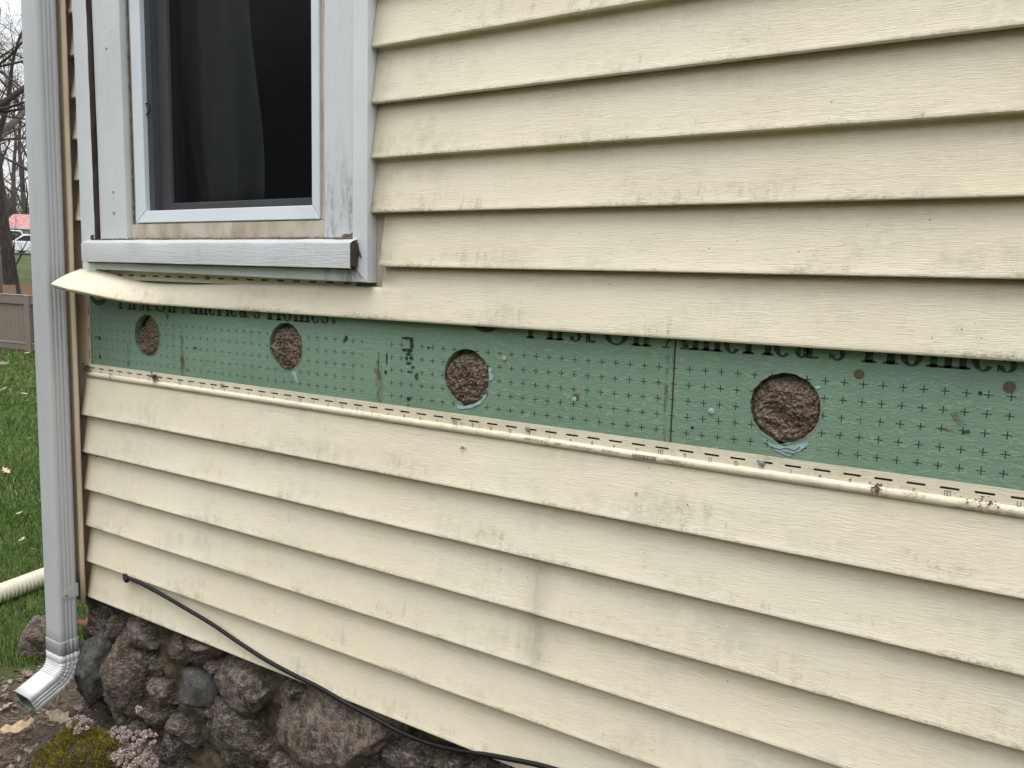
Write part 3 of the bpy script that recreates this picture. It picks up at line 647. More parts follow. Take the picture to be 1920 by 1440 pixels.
m = MB(); n = 70; m.loft([[(.1284+.0014*nz(i*.35, 3), -.0118-.0006*nz(i*.5), z), (.1296+.0016*nz(i*.5, 7), -.0030, z), (.1300, .012, z)] for i, z in [(i, -.352+(ZWT-.03+.352)*i/n) for i in range(n+1)]], False).build('open_crack', S['dark'], win, solid=.0012)
m = MB(); m.box(.1300, .1375, .012, .0165, -.352, ZWT-.03); m.build('open_crack', S['dark'], win)
wavybox('casing', S['trim'], .1362, .1455, -.0020, .0165, -.3525, ZWT-.02, .0012, 60, seed=2, bev=.001)
wavybox('casing', S['trim'], .1462, .2497, -.0045, .044, -.3525, ZWT-.02, .0016, 40, seed=3)
wavybox('casing', S['trim'], .9172, .9998, -.0045, .044, -.3525, ZWT-.02, .0010, 40, seed=4)
# band on the right and below, mitred where they meet
def band_poly(pts, y0, y1, name, mat, seed):
    m = MB(); n = len(pts); m.v += [(x, y0+.0012*nz(x*5+seed, z*5), z) for x, z in pts]+[(x, y1, z) for x, z in pts]; m.f += [tuple(range(n)), tuple(reversed(range(n, 2*n)))]+[(i, n+i, n+(i+1) % n, (i+1) % n) for i in range(n)]
    return m.build(name, mat, win, bevel=.0015)
band_poly([(1.0055, -.4105), (1.0385, -.4385), (1.0385, ZWT), (1.0010, ZWT), (1.0010, -.4105)], -.0125, .0172, 'trim_band', S['band'], 3)
MB().box(1.0387, 1.085, .0164, .0174, -.448, ZWT).build('trim_flange', S['sashcream'], win)
wx = [.1290+(1.0040-.1290)*i/30 for i in range(31)]
low = [(.0725, -.4265)]+[(1.0370-(1.0370-.0725)*(30-i)/30, -.4268-.0112*(i/30)+.0006*nz(i*.7)) for i in range(1, 31)]
up = [(.0920+(1.0040-.0920)*(30-i)/30, -.4112+.0008*nz(i*.6, 3)) for i in range(31)]
band_poly(low+up, -.0118, .0168, 'trim_band', S['trim'], 5)
# sill: sloping top, folded face, torn right end
rings = []
for i in range(61):
    s = i/60; x = .0985+(1.0150-.0985)*s; w = .0014*nz(x*14, 2)+.0007*nz(x*40, 3); d = .0018*nz(x*11, 8)
    rings.append([(x, .016, -.3530+w*.3), (x, -.012, -.3550+w), (x, -.0265, -.3595+w+d), (x, -.0305+d, -.3622+w+d*.6), (x, -.0316+d*.5, -.367), (x, -.0312, -.400), (x, -.0308-.0012*s, -.4078-.0030*s+.0008*nz(x*9)), (x, -.027, -.4092-.003*s), (x, .016, -.4095)])
MB().loft(rings, True, False).build('sill', S['sill'], win, smooth=35)
m = MB(); n = 10; rings = []
for i in range(n+1):
    z = -.363-.045*i/n; b = .0018*nz(i*.9, 2)+.002*math.sin(i*.5)
    rings.append([(1.0148, -.0300+.001*nz(i, 4), z), (1.0165+b*.4, -.025, z), (1.0175-b*.5, -.020, z), (1.0165+b, -.014, z), (1.0150, .010, z)])
m.loft(rings, False).build('sill_end', S['dark'], win, solid=.0012)
m = MB(); m.tube([(1.0150, -.0318+.001*nz(i*.8), -.3625-.047*i/12) for i in range(13)], [.0015+.0007*nz(i*.9, 5) for i in range(13)], 6).build('torn_edge', S['dark'], win)
m = MB(); m.loft([[(x, -.0150, -.4075-.0022*q), (x, -.0150, -.4112-.0030*q+.0012*nz(x*13, 4))] for x, q in [(.098+(1.0080-.098)*i/40, i/40) for i in range(41)]], False).build('open_crack', S['dark'], win, solid=.0006)
m = MB(); m.tube([(1.020, -.0165, -.374), (1.0235, -.0160, -.383), (1.0250, -.0150, -.3905)], [.0015, .0018, .0012], 6).build('metal_shred', S['dark'], win)
m = MB(); m.poly([(.9995, -.0058, -.3535), (.968, -.0058, -.3535), (.966, -.0058, -.3475), (.975, -.0058, -.3440), (.986, -.0058, -.3455), (.9985, -.0058, -.3400)]).build('paint_loss', S['caulk'], win, solid=.0004)
m = MB(); m.poly([(.1310, -.0060, -.3560), (.1200, -.0150, -.3560), (.1130, -.0150, -.3520), (.1150, -.0150, -.3440), (.1240, -.0150, -.3420), (.1320, -.0060, -.3470)]).build('rotten_wood', S['dark'], win, solid=.002)
for (xa, xb, zz, yy, r0) in ((.25, .9165, -.3525, .002, .0036), (.150, .245, -.3530, -.0070, .0016), (.918, .997, -.3530, -.0070, .0016)):
    n = int((xb-xa)/.006); m = MB(); m.tube([(xa+(xb-xa)*i/n, yy+.001*nz(i*.5, 1), zz+.0014*nz(i*.37, 5)) for i in range(n+1)], [r0*(1+.55*nz(i*.45, 9)) for i in range(n+1)], 7).build('caulk_bead', S['caulk'], win, smooth=180)
m = MB(); m.box(.2503, .9168, .0085, .040, -.352, -.3165); m.build('apron', S['sashcream'], win)
m = MB()      # dirty joint between left casing and sash
n = 120; m.tube([(.2555+.0012*nz(i*.7), .0130, -.335+(ZWT-.04+.335)*i/n) for i in range(n+1)], [.0022*(1+.7*nz(i*.9, 4)) for i in range(n+1)], 6).build('caulk_bead', S['caulk'], win)
# sash / screen frame with mitred corners
def miter(name, mat, xo0, xo1, zo0, zo1, xi0, xi1, zi0, zi1, y0, y1, bev=.0015):
    O = [(xo0, zo0), (xo1, zo0), (xo1, zo1), (xo0, zo1)]; I = [(xi0, zi0), (xi1, zi0), (xi1, zi1), (xi0, zi1)]
    for i in range(4):
        k = (i+1) % 4; e = .00025; q = [O[i], O[k], I[k], I[i]]; m = MB()
        c = (sum(p[0] for p in q)/4, sum(p[1] for p in q)/4); q = [(p[0]+(c[0]-p[0])*.0018, p[1]+(c[1]-p[1])*.0018) for p in q]
        m.v += [(x, y0+(.0025 if j > 1 else 0), z) for j, (x, z) in enumerate(q)]+[(x, y1, z) for x, z in q]
        m.f += [(0, 1, 2, 3), (7, 6, 5, 4)]+[(a, a+4, (a+1) % 4+4, (a+1) % 4) for a in range(4)]
        m.build(name, mat, win, bevel=bev)
miter('sash_frame', S['sash'], .2675, .8890, -.3130, .79, .3031, .8645, -.2845, .760, .0105, .040)
miter('outer_frame', S['sashcream'], .2600, .8990, -.3160, .80, .2672, .8893, -.3133, .7905, .0140, .044, .0008)
m = MB(); m.box(.8905, .9168, .020, .045, -.3160, .80); m.build('jamb_filler', S['trim'], win)
m = MB(); m.poly([(.3000, .0250, -.2880), (.8680, .0250, -.2880), (.8680, .0250, .765), (.3000, .0250, .765)]); m.build('insect_screen', S['screen'], win)
# inner jambs, sliding sash and glass behind the screen
m = MB(); m.box(.262, .2950, .0445, .130, -.318, .80); m.box(.8700, .8985, .0445, .130, -.318, .80); m.box(.2955, .8695, .0445, .130, -.318, -.2950); m.box(.2955, .8695, .0445, .130, .775, .80); m.build('jamb', S['jamb'], win)
m = MB(); m.box(.2960, .3360, .060, .082, -.2945, .774); m.build('sash_stile', S['jamb'], win, bevel=.002)
m = MB(); m.box(.8420, .8690, .060, .082, -.2945, .774); m.build('sash_stile', S['jamb'], win, bevel=.002)
m = MB(); m.box(.3365, .8415, .060, .082, -.2945, -.2630); m.build('sash_rail', S['jamb'], win, bevel=.002)
m = MB(); m.poly([(.336, .0690, -.263), (.842, .0690, -.263), (.842, .0690, .774), (.336, .0690, .774)]).build('pane', S['glass'], win)
lp = [onwall(u, v, .0225) for u, v in ((269, 194), (280, 194.5), (281, 198), (281, 209), (278, 213), (269, 216))]
MB().tube(lp, .0016, 6).build('screen_latch', S['rubber'], win)
for (u, v, r) in ((212, 360, .0028), (212, 372, .0010), (213, 399, .0034), (202, 304, .0010), (197, 50, .001)):
    a = onwall(u, v, -.0055); disc(a.x, -.0052, a.z, r, S['steel'], 'nail', win, .0012)
for zz in (.10, .34, .58): disc(.195+.002*nz(zz*9), -.0052, zz, .0028, S['steel'], 'nail', win, .0012)
# curtain hanging behind the glass
vsl = []; nu, nvv = 60, 24
for j in range(nvv+1):
    t_ = j/nvv; z = -.262+1.1*t_
    a = onwall(374-16*sm(0, .16, t_), 250, .17).x; b = onwall(507-24*sm(0, .5, t_), 250, .17).x
    for i in range(nu+1):
        s = i/nu; vsl.append((a+(b-a)*s, .17+.022*math.sin(s*17+1.2*nz(t_*3, 2))*(1-.4*t_)+.01*nz(s*7, t_*4), z))
ff = [(j*(nu+1)+i, j*(nu+1)+i+1, (j+1)*(nu+1)+i+1, (j+1)*(nu+1)+i) for j in range(nvv) for i in range(nu)]
tag(mk('curtain', vsl, ff, S['curtain'], smooth=180, solid=.001), 'dark grey-green curtain hanging behind the window glass', 'curtain')
# --- stone foundation under the siding
fnd = empty('foundation', (1, .08, -G)); fnd.parent = house; fnd.location = (1, .08, 0); fnd['label'] = 'fieldstone foundation wall below the siding'
vsl = []; a_, b_ = 420, 70
for j in range(b_+1):
    for i in range(a_+1):
        x = -.09+(XR+.09)*i/a_; z = -1.86+.555*j/b_; vsl.append((x, .046+.020*nz(x*9, z*9, 1)+.016*nz(x*30, z*30, 2)+.008*nz(x*80, z*80, 4), z))
ff = [(j*(a_+1)+i, j*(a_+1)+i+1, (j+1)*(a_+1)+i+1, (j+1)*(a_+1)+i) for j in range(b_) for i in range(a_)]
mk('mortar', vsl, ff, S['mortar'], fnd, smooth=180)
MB().box(-.085, XR, .14, .35, -1.86, -1.3155).build('backing', S['mortar'], fnd)
MB().box(-.062, XR, .02, .0455, -1.3150, -1.305).build('starter_strip', S['core'], house)
import bmesh
def rock(name, c, rad, mat, parent, seed, rot=0, flat=4, sub=5, rough=1., label=None):
    bm = bmesh.new(); bmesh.ops.create_icosphere(bm, subdivisions=sub, radius=1); r = random.Random(seed)
    pl = []
    for _ in range(flat+5):
        d = Vector((r.gauss(0, 1), r.gauss(0, 1)-.5, r.gauss(0, 1))).normalized(); pl.append((d, r.uniform(.62, .9)))
    cr_, sr_ = math.cos(rot), math.sin(rot); out = []
    for v in bm.verts:
        p_ = v.co.copy()
        for d, h in pl:
            q = p_.dot(d)
            if q > h: p_ -= d*(q-h)*.86
        f = 1+rough*(.10*noise.noise(p_*1.6+Vector((seed, 0, 0)))+.05*noise.noise(p_*4+Vector((0, seed, 0)))+.045*noise.noise(p_*9+Vector((seed, seed, 0)))+.028*noise.noise(p_*20+Vector((seed, 0, seed)))+.016*noise.noise(p_*45+Vector((seed, 2, seed))))
        p_ *= f; x, z = p_.x*rad[0], p_.z*rad[2]
        yy, zz = c[1]+p_.y*rad[1], c[2]+x*sr_+z*cr_
        if parent is not None:                       # a foundation stone stays under the siding
            yy = max(yy, .020*sm(-1.352, -1.326, zz)-.09*(1-sm(-1.352, -1.326, zz)))
            if zz > -1.312: zz = -1.312; yy = max(yy, .03)
        out.append((c[0]+x*cr_-z*sr_, yy, zz))
    fs = [tuple(v.index for v in f.verts) for f in bm.faces]; bm.free()
    o = mk(name, out, fs, mat, parent, smooth=180)
    if label: o['label'] = label
    return o
# (u, v, width, height in the photograph, turn, depth of the face)
STN = [(190, 1163, 46, 70, .05, .02), (224, 1172, 30, 62, .1, .07), (272, 1184, 86, 66, -.15, .045), (339, 1213, 66, 58, -.3, .055), (396, 1216, 92, 50, -.35, .045), (172, 1258, 58, 128, .25, -.025), (236, 1266, 100, 150, .3, .0), (282, 1246, 60, 70, 0, .06), (366, 1291, 82, 88, -.2, .015), (462, 1278, 112, 100, -.1, .015), (445, 1376, 126, 116, .2, .02), (615, 1366, 222, 168, -.45, .01), (728, 1350, 84, 66, -.4, .04), (742, 1410, 60, 60, .2, .06), (782, 1412, 64, 56, .1, .045), (349, 1368, 60, 54, .2, .02), (325, 1405, 50, 66, .1, .01), (500, 1408, 44, 60, .3, .03), (300, 1330, 60, 60, 0, .035), (410, 1250, 46, 40, .4, .06), (240, 1355, 76, 44, .1, .0), (560, 1290, 56, 34, -.4, .06), (850, 1420, 86, 50, -.4, .05), (925, 1440, 90, 60, -.3, .05), (655, 1290, 70, 34, -.4, .06), (392, 1330, 60, 40, .2, .05), (540, 1450, 90, 60, 0, .02), (690, 1460, 110, 70, 0, .03), (820, 1475, 110, 70, 0, .03), (310, 1290, 50, 50, .3, .05)]
for i, (u, v, w, h, rot, yd) in enumerate(STN):
    yd = min(yd, .022); c = onwall(u, v, yd+.018); D = (c-Vector(CAM)).dot(FW); s = D/FPX
    rock('stone', (c.x, c.y+.02, c.z), (w*s*.66/.80, .062+.02*(w > 90), h*s*.64), S['stonegrey'] if i in (8, 5) else S['stonepink'] if i in (9, 11) else S['stone'], fnd, 100+i*7, -rot, rough=.5 if i == 8 else 1.2)
r = random.Random(5); x = 1.45
while x < XR-.1:                                  # the wall goes on to the right, outside the picture
    for z in (-1.40, -1.53, -1.66): rock('stone', (x+r.uniform(-.03, .03), .075, z+r.uniform(-.02, .02)), (.095, .05, .068), S['stone'], fnd, int(x*991+z*77), r.uniform(-.4, .4), sub=3)
    x += .185
# ------------------------------------------------------------------ downspout
ds = tag(empty('downspout', (-.03, -.05, -G)), 'pale grey metal downspout standing at the house corner', 'downspout')
def ds_ring(cx, cy, z, s=1., hw=.0370, hd=.0262, cr=.008):
    pts = []
    def corner(px_, py_, a0):
        for k in range(5):
            a = a0+math.pi/2*k/4; pts.append((px_+cr*math.cos(a), py_+cr*math.sin(a)))
    corner(hw-cr, -hd+cr, -math.pi/2)
    for q in (-.0105, 0, .0105):                        # three grooves on the side face
        pts += [(hw, q-.0038), (hw-.0022, q-.0014), (hw-.0022, q+.0014), (hw, q+.0038)]
    corner(hw-cr, hd-cr, 0); corner(-hw+cr, hd-cr, math.pi/2); corner(-hw+cr, -hd+cr, math.pi)
    return [(cx+x*s, cy+y*s, z) for x, y in pts]
DCX, DCY = -.0260, -.0500
m = MB(); zs = [-1.5-.0, -1.40, -1.25, -1.0, -.75, -.5, -.25, 0, .25, .5, .75, ZT]
m.loft([ds_ring(DCX+lean(z)+.0012*nz(z*3, 1), DCY, z) for z in zs], True).build('pipe', S['down'], ds, smooth=35, solid=.0012, offset=-1)
# elbow kicking out from the wall, with its crimped bend
m = MB(); base = ds_ring(0, 0, 0, 1.0, .0385, .0277); rings = []
zb_ = -1.470; cx0 = DCX+lean(-1.47)
path = [(DCY, zb_, 0, 1.0), (DCY, zb_-.020, 0, 1.0)]
pivot_y, pivot_z, Rr = DCY-.0585, zb_-.022, .0585
N = 6; A1 = math.radians(66)
for i in range(N+1):
    a = A1*i/N; y = pivot_y+Rr*math.cos(a); z = pivot_z-Rr*math.sin(a)
    path.append((y, z, a, .965))
    if i < N: a2 = a+A1/N*.72; path.append((pivot_y+Rr*math.cos(a2), pivot_z-Rr*math.sin(a2), a2, 1.035))
ly, lz, la, _ = path[-1]
for d in (.012, .045, .076): path.append((ly-math.sin(la)*d, lz-math.cos(la)*d, la, .985))
for y, z, a, s in path:
    rings.append([(cx0+bx*s, y+by*s*math.cos(a), z-by*s*math.sin(a)*1.0) for bx, by, _ in base])
el = m.loft(rings, True).build('elbow', S['elbow'], ds, smooth=38, solid=.0010, offset=-1)
ins = [[(cx0+(q[0]-cx0)*.955, y+(q[1]-y)*.955, z+(q[2]-z)*.955) for q in rg] for rg, (y, z, a, s) in zip(rings[-6:], path[-6:])]
MB().loft(ins, True).build('elbow_lining', S['downin'], el, smooth=60)
# overlap joint, its screw, and the strap
jz = -1.432; MB().loft([ds_ring(DCX+lean(jz), DCY, jz-dz, sc_, .0375, .0268) for dz, sc_ in ((0, 1.0), (.0008, 1.022), (.04, 1.022))], True).build('pipe_joint', S['down'], ds, smooth=35, solid=.0008, offset=-1)
sx = DCX+lean(-1.43)+.0385
def screw(y, z, x): 
    m = MB(); m.loft([[(x+dx, y+.0045*rr*math.cos(a), z+.0045*rr*math.sin(a)) for a in [2*math.pi*i/12 for i in range(12)]] for rr, dx in ((1, 0), (1, .0015), (.7, .003))], True, True); m.build('screw', S['steel'], ds, smooth=40)
screw(DCY-.012, -1.437, sx-.0006)
zz = -1.30; sx = DCX+lean(zz)+.0372; m = MB(); pts = []
for i in range(13):
    a = math.pi/2+math.pi*i/12; pts.append((DCY-.004+.013*math.cos(a)*1.0, zz+.0135*math.sin(a)))
pts = [(DCY+.0275, zz+.024)]+pts+[(DCY+.0275, zz-.0135)]
m.poly([(sx+.0006, y, z) for y, z in pts]); m.build('strap', S['down'], ds, solid=.0012, bevel=.0003); screw(DCY-.006, zz-.002, sx+.0010)
# ------------------------------------------------------------------ cable on the siding
cp_ = [(238, 1083, -.004), (262, 1093, -.010), (300, 1113, -.008), (350, 1142, -.008), (400, 1172, -.008), (450, 1206, -.008), (500, 1238, -.008), (550, 1265, -.008), (600, 1290, -.008), (650, 1319, -.007), (700, 1345, -.002), (750, 1372, .002), (800, 1392, .004), (850, 1405, .002), (900, 1413, -.003), (960, 1424, -.009), (1020, 1437, -.009), (1100, 1462, -.009), (1250, 1520, -.009)]
pp = [onwall(*q) for q in cp_]
cu = []
for i in range(len(pp)-1):
    p0, p1, p2, p3 = pp[max(i-1, 0)], pp[i], pp[i+1], pp[min(i+2, len(pp)-1)]
    for k in range(6):
        t_ = k/6; cu.append(.5*((2*p1)+(p2-p0)*t_+(2*p0-5*p1+4*p2-p3)*t_*t_+(3*p1-p0-3*p2+p3)*t_**3))
cu.append(pp[-1])
cab = tag(empty('cable', (cu[0].x, cu[0].y, cu[0].z)), 'thin black cable running down across the lowest siding', 'cable')
MB().tube([tuple(q) for q in cu], .0048, 10).build('wire', S['rubber'], cab, smooth=60)
q = cu[0]; m = MB(); m.tube([(q.x-.008, q.y+.009, q.z+.004), (q.x, q.y-.003, q.z), (q.x+.012, q.y-.008, q.z-.004)], [.0075, .0085, .006], 10); m.tube([(q.x-.010, q.y+.002, q.z+.006), (q.x-.013, q.y-.002, q.z+.003)], .004, 8); m.tube([(q.x+.002, q.y, q.z-.004), (q.x+.003, q.y-.004, q.z-.010)], .004, 8); m.build('gland', S['rubber'], cab, smooth=60)
# ------------------------------------------------------------------ rocks, moss, stonecrop and leaves by the corner
a = onground(84, 1222); b = tag(rock('boulder', (a.x-.02, a.y, -G+.035), (.105, .08, .085), S['stone'], None, 901, .3), 'grey boulder at the lawn edge half hidden behind the downspout', 'boulder')
a = onground(165, 1240); b = tag(rock('boulder', (a.x-.05, a.y+.1, -G+.07), (.09, .08, .085), S['stone'], None, 907, .3), 'small mossy rock between the downspout and the foundation', 'boulder')
MX, MY, MZ = onwall(132, 1458, -.125)
mr = tag(rock('boulder', (MX, MY+.02, MZ-.01), (.185, .10, .125), mat_plain('dark_rock', (.018, .015, .013), (.05, .042, .036), 25, .95, 1, .01), None, 911, .1, flat=-2, rough=1.2), 'dark rock with a cap of yellow-green moss below the downspout', 'boulder')
mr.name = 'mossy_rock'
S['moss'] = mat_random('moss', [(.07, .062, .010), (.17, .14, .020), (.27, .22, .035), (.12, .11, .016)], .9)
r = random.Random(21); m = MB(); dg = bpy.context.evaluated_depsgraph_get(); bpy.context.view_layer.update()
me = mr.data; cnt = 0
tri = [p for p in me.polygons if p.normal.z > .05 and (p.center.x-MX) > -.06+.03*nz(p.center.z*40, 1)]
while cnt < 34000 and tri:
    p = r.choice(tri); co = p.center+Vector((r.gauss(0, .004), r.gauss(0, .004), r.gauss(0, .002)))
    k = nz(co.x*30, co.y*30, 3); 
    if k < -.3: cnt += 1; continue
    n_ = (p.normal+Vector((r.gauss(0, .5), r.gauss(0, .5), r.gauss(0, .4)))).normalized(); L = r.uniform(.004, .011)*(1+.6*k)
    tq = n_.cross(Vector((r.gauss(0, 1), r.gauss(0, 1), r.gauss(0, 1)))).normalized()*.0011
    b_ = Vector((co.x, co.y, co.z-G)); m.v += [tuple(b_-tq), tuple(b_+tq), tuple(b_+n_*L)]; m.f.append((len(m.v)-3, len(m.v)-2, len(m.v)-1)); cnt += 1
tag(m.build('moss', S['moss']), 'yellow-green moss covering the dark rock', 'moss', kind='stuff')
# stonecrop cushions
S['sedum'] = mat_random('stonecrop_leaf', [(.34, .24, .21), (.52, .42, .40), (.22, .16, .12), (.42, .31, .27), (.62, .56, .56), (.12, .11, .05)], .6)
def sedum(u, v, y, wu, n, label, seed):
    r = random.Random(seed); c = onwall(u, v, y); s = (c-Vector(CAM)).dot(FW)/FPX; W_ = wu*s*.5; m = MB()
    for i in range(n):
        a = r.uniform(0, 6.28); d = math.sqrt(r.random()); x = c.x+W_*d*math.cos(a)*1.1; yy = c.y+W_*.6*d*math.sin(a); z = c.z+W_*.42*(1-d*d)+r.gauss(0, .003)
        k = r.randint(5, 8); R_ = r.uniform(.0045, .0085); tilt = Vector((r.gauss(0, .4), r.gauss(-.3, .4), 1)).normalized(); e1 = tilt.cross(Vector((1, .3, 0))).normalized(); e2 = tilt.cross(e1)
        for L in (1, .6):
            for j in range(k):
                b = 6.28*(j+(.5 if L < 1 else 0))/k; dr = e1*math.cos(b)+e2*math.sin(b); sd_ = e1*-math.sin(b)+e2*math.cos(b); o_ = Vector((x, yy, z))+tilt*(.004 if L < 1 else 0)
                tip = o_+dr*R_*L+tilt*R_*(.35 if L == 1 else .8); md = o_+dr*R_*.6*L+tilt*R_*.12
                n0 = len(m.v); m.v += [tuple(o_), tuple(md+sd_*R_*.24+tilt*R_*.1), tuple(tip), tuple(md-sd_*R_*.24+tilt*R_*.1), tuple(md-tilt*R_*.25)]
                m.f += [(n0, n0+1, n0+4), (n0+1, n0+2, n0+4), (n0+2, n0+3, n0+4), (n0+3, n0, n0+4), (n0, n0+1, n0+2, n0+3)]
    return tag(m.build('stonecrop_plant', S['sedum']), label, 'plant', 'stonecrop cushions by the foundation')
sedum(255, 1428, -.075, 100, 120, 'widest pinkish stonecrop cushion at the bottom edge of the picture', 1)
sedum(228, 1378, -.06, 44, 34, 'pinkish stonecrop clump just above the widest cushion, left of two', 2)
sedum(272, 1388, -.05, 54, 34, 'pinkish stonecrop clump just above the widest cushion, right of two', 3)
sedum(152, 1362, -.10, 60, 30, 'sparse pinkish stonecrop between the moss and the downspout elbow', 4)
sedum(222, 1425, -.09, 30, 20, 'small pinkish stonecrop tuft at the right end of the moss', 5)
sedum(262, 1332, -.045, 16, 5, 'tiny pinkish stonecrop rosette growing on the foundation stone', 6)
# leaves
def leaf_mesh(m, c, L, W_, yaw, tilt, seed, curl=.3):
    r = random.Random(seed); n = 7; up = Matrix.Rotation(yaw, 3, 'Z') @ Matrix.Rotation(tilt, 3, 'X') @ Matrix.Rotation(r.uniform(-.4, .4), 3, 'Y')
    l, mid, rr = [], [], []
    for i in range(n+1):
        s = i/n; w = W_*math.sin(math.pi*min(1, s*.93+.04))**.8*(.62+.38*math.cos(s*19+seed)); z = curl*L*(s-.5)**2
        for lst, q in ((l, Vector((s*L-L/2, w, z+curl*w*.6))), (mid, Vector((s*L-L/2, 0, z))), (rr, Vector((s*L-L/2, -w, z+curl*w*.5)))): q = up @ q; lst.append((c[0]+q.x, c[1]+q.y, c[2]+q.z))
    m.loft([l, mid, rr], False)
S['leaf'] = mat_random('dead_leaf', [(.10, .062, .042), (.17, .12, .085), (.07, .045, .032), (.30, .245, .20), (.13, .075, .055), (.06, .05, .03), (.20, .15, .12)], .75)
S['paleleaf'] = mat_plain('pale_leaf', (.52, .44, .34), (.36, .27, .17), 60, .7); S['tanleaf'] = mat_plain('tan_leaf', (.42, .32, .20), (.27, .18, .10), 60, .7)
m = MB(); r = random.Random(8)
for i in range(3600):
    x = r.uniform(-.75, .55); y = r.uniform(-.55, .5)
    if x > -.05 and y > .02: continue
    L = r.uniform(.008, .026)*(1 if r.random() < .88 else 1.9); leaf_mesh(m, (x, y, bedh(x, y)+r.uniform(.003, .018)), L, L*r.uniform(.2, .42), r.uniform(0, 6.3), r.gauss(0, .5), i, r.uniform(-.2, .8))
tag(m.build('leaf_litter', S['leaf'], smooth=180), 'brown leaf litter on the soil beside the downspout', 'leaves', kind='stuff')
S['twig'] = mat_random('twig', [(.10, .075, .05), (.20, .16, .11), (.30, .26, .18), (.07, .05, .035)], .9)
m = MB()
for i in range(1300):
    x = r.uniform(-.75, .3); y = r.uniform(-.5, .4)
    if x > -.05 and y > .02: continue
    a = r.uniform(0, 6.3); L = r.uniform(.02, .09); z = bedh(x, y)+r.uniform(.004, .02); pts = [(x+math.cos(a)*L*s+.006*nz(i, s*3), y+math.sin(a)*L*s+.006*nz(s*3, i), z+.01*nz(i, s*2)) for s in (0, .33, .66, 1)]; m.tube(pts, r.uniform(.0005, .0013), 4)
tag(m.build('twig_litter', S['twig']), 'thin dry twigs and straw scattered on the soil', 'twigs', kind='stuff')
def one_leaf(u, v, L, mat, label, z=None, W_=.35, yaw=.4, tilt=.2, curl=.4, seed=1, nm='dead_leaf'):
    a = onground(u, v, -G+.012 if z is None else z); m = MB(); leaf_mesh(m, (a.x, a.y, a.z), L, L*W_, yaw, tilt, seed, curl)
    return tag(m.build(nm, mat, smooth=180, solid=.0008), label, 'leaf', 'dead leaves on the ground')
one_leaf(36, 1366, .085, S['tanleaf'], 'large tan oak leaf lying under the mouth of the downspout', -G+.055, .34, .9, .3, .7, 3)
one_leaf(52, 1264, .04, S['leaf'], 'reddish brown curled leaf left of the downspout bend', -G+.02, .4, .3, .5, .6, 5)
one_leaf(112, 1345, .075, S['paleleaf'], 'pale curled leaf on the soil behind the downspout elbow', -G+.05, .35, .3, .6, .6, 6)
one_leaf(160, 1168, .05, mat_plain('rust_leaf', (.22, .07, .03), (.14, .05, .025), 60, .6), 'rust red leaf caught on the stones under the corner post', -G+.27, .35, .6, .6, .5, 9)
for i, (u, v, L, mt, lb) in enumerate(((12, 883, .075, 'paleleaf', 'pale curled leaf in mid lawn at the left edge of the picture'), (36, 962, .03, 'paleleaf', 'small white leaf on the lawn left of the downspout'), (22, 712, .16, 'paleleaf', 'whitest leaf on the lawn below the fence'), (30, 685, .13, 'paleleaf', 'pale slim leaf lying near the fence foot'), (4, 731, .13, 'tanleaf', 'tan leaf on the lawn at the left picture edge below the fence'), (52, 662, .12, 'paleleaf', 'pale leaf tucked against the fence bottom rail'), (45, 738, .07, 'paleleaf', 'small pale leaf on the lawn beside the downspout below the fence'), (58, 822, .06, 'tanleaf', 'small tan leaf on the lawn next to the downspout'), (65, 1030, .03, 'tanleaf', 'small tan leaf on the grass above the white drain pipe'), (41, 1012, .05, 'paleleaf', 'dull pale leaf sunk in the grass above the white drain pipe'), (5, 682, .2, 'leaf', 'large brown leaf on the lawn by the left end of the fence'))):
    one_leaf(u, v, L, S[mt], lb, -G+.045, .33, i*1.3, .25, .35, 20+i)
# ------------------------------------------------------------------ white corrugated drain pipe
a, b = onground(0, 1113, -G+.037), onground(86, 1082, -G+.037); d = (b-a).normalized(); pts, rad = [], []
t_ = NT('white_plastic', .5, (.60, .57, .47)); S['wplastic'] = t_.m
L0, L1 = -1.3, (b-a).length+.55; n = int((L1-L0)/.0042)
for i in range(n+1):
    s = L0+(L1-L0)*i/n; pts.append(tuple(a+d*s+Vector((.025*nz(s*1.2, 2), 0, .004*nz(s*2))))); rad.append(.0345+(.0036 if i % 4 < 2 else -.0034))
tag(MB().tube(pts, rad, 20).build('drain_pipe', S['wplastic'], smooth=50), 'white corrugated plastic drain pipe lying on the lawn', 'pipe')
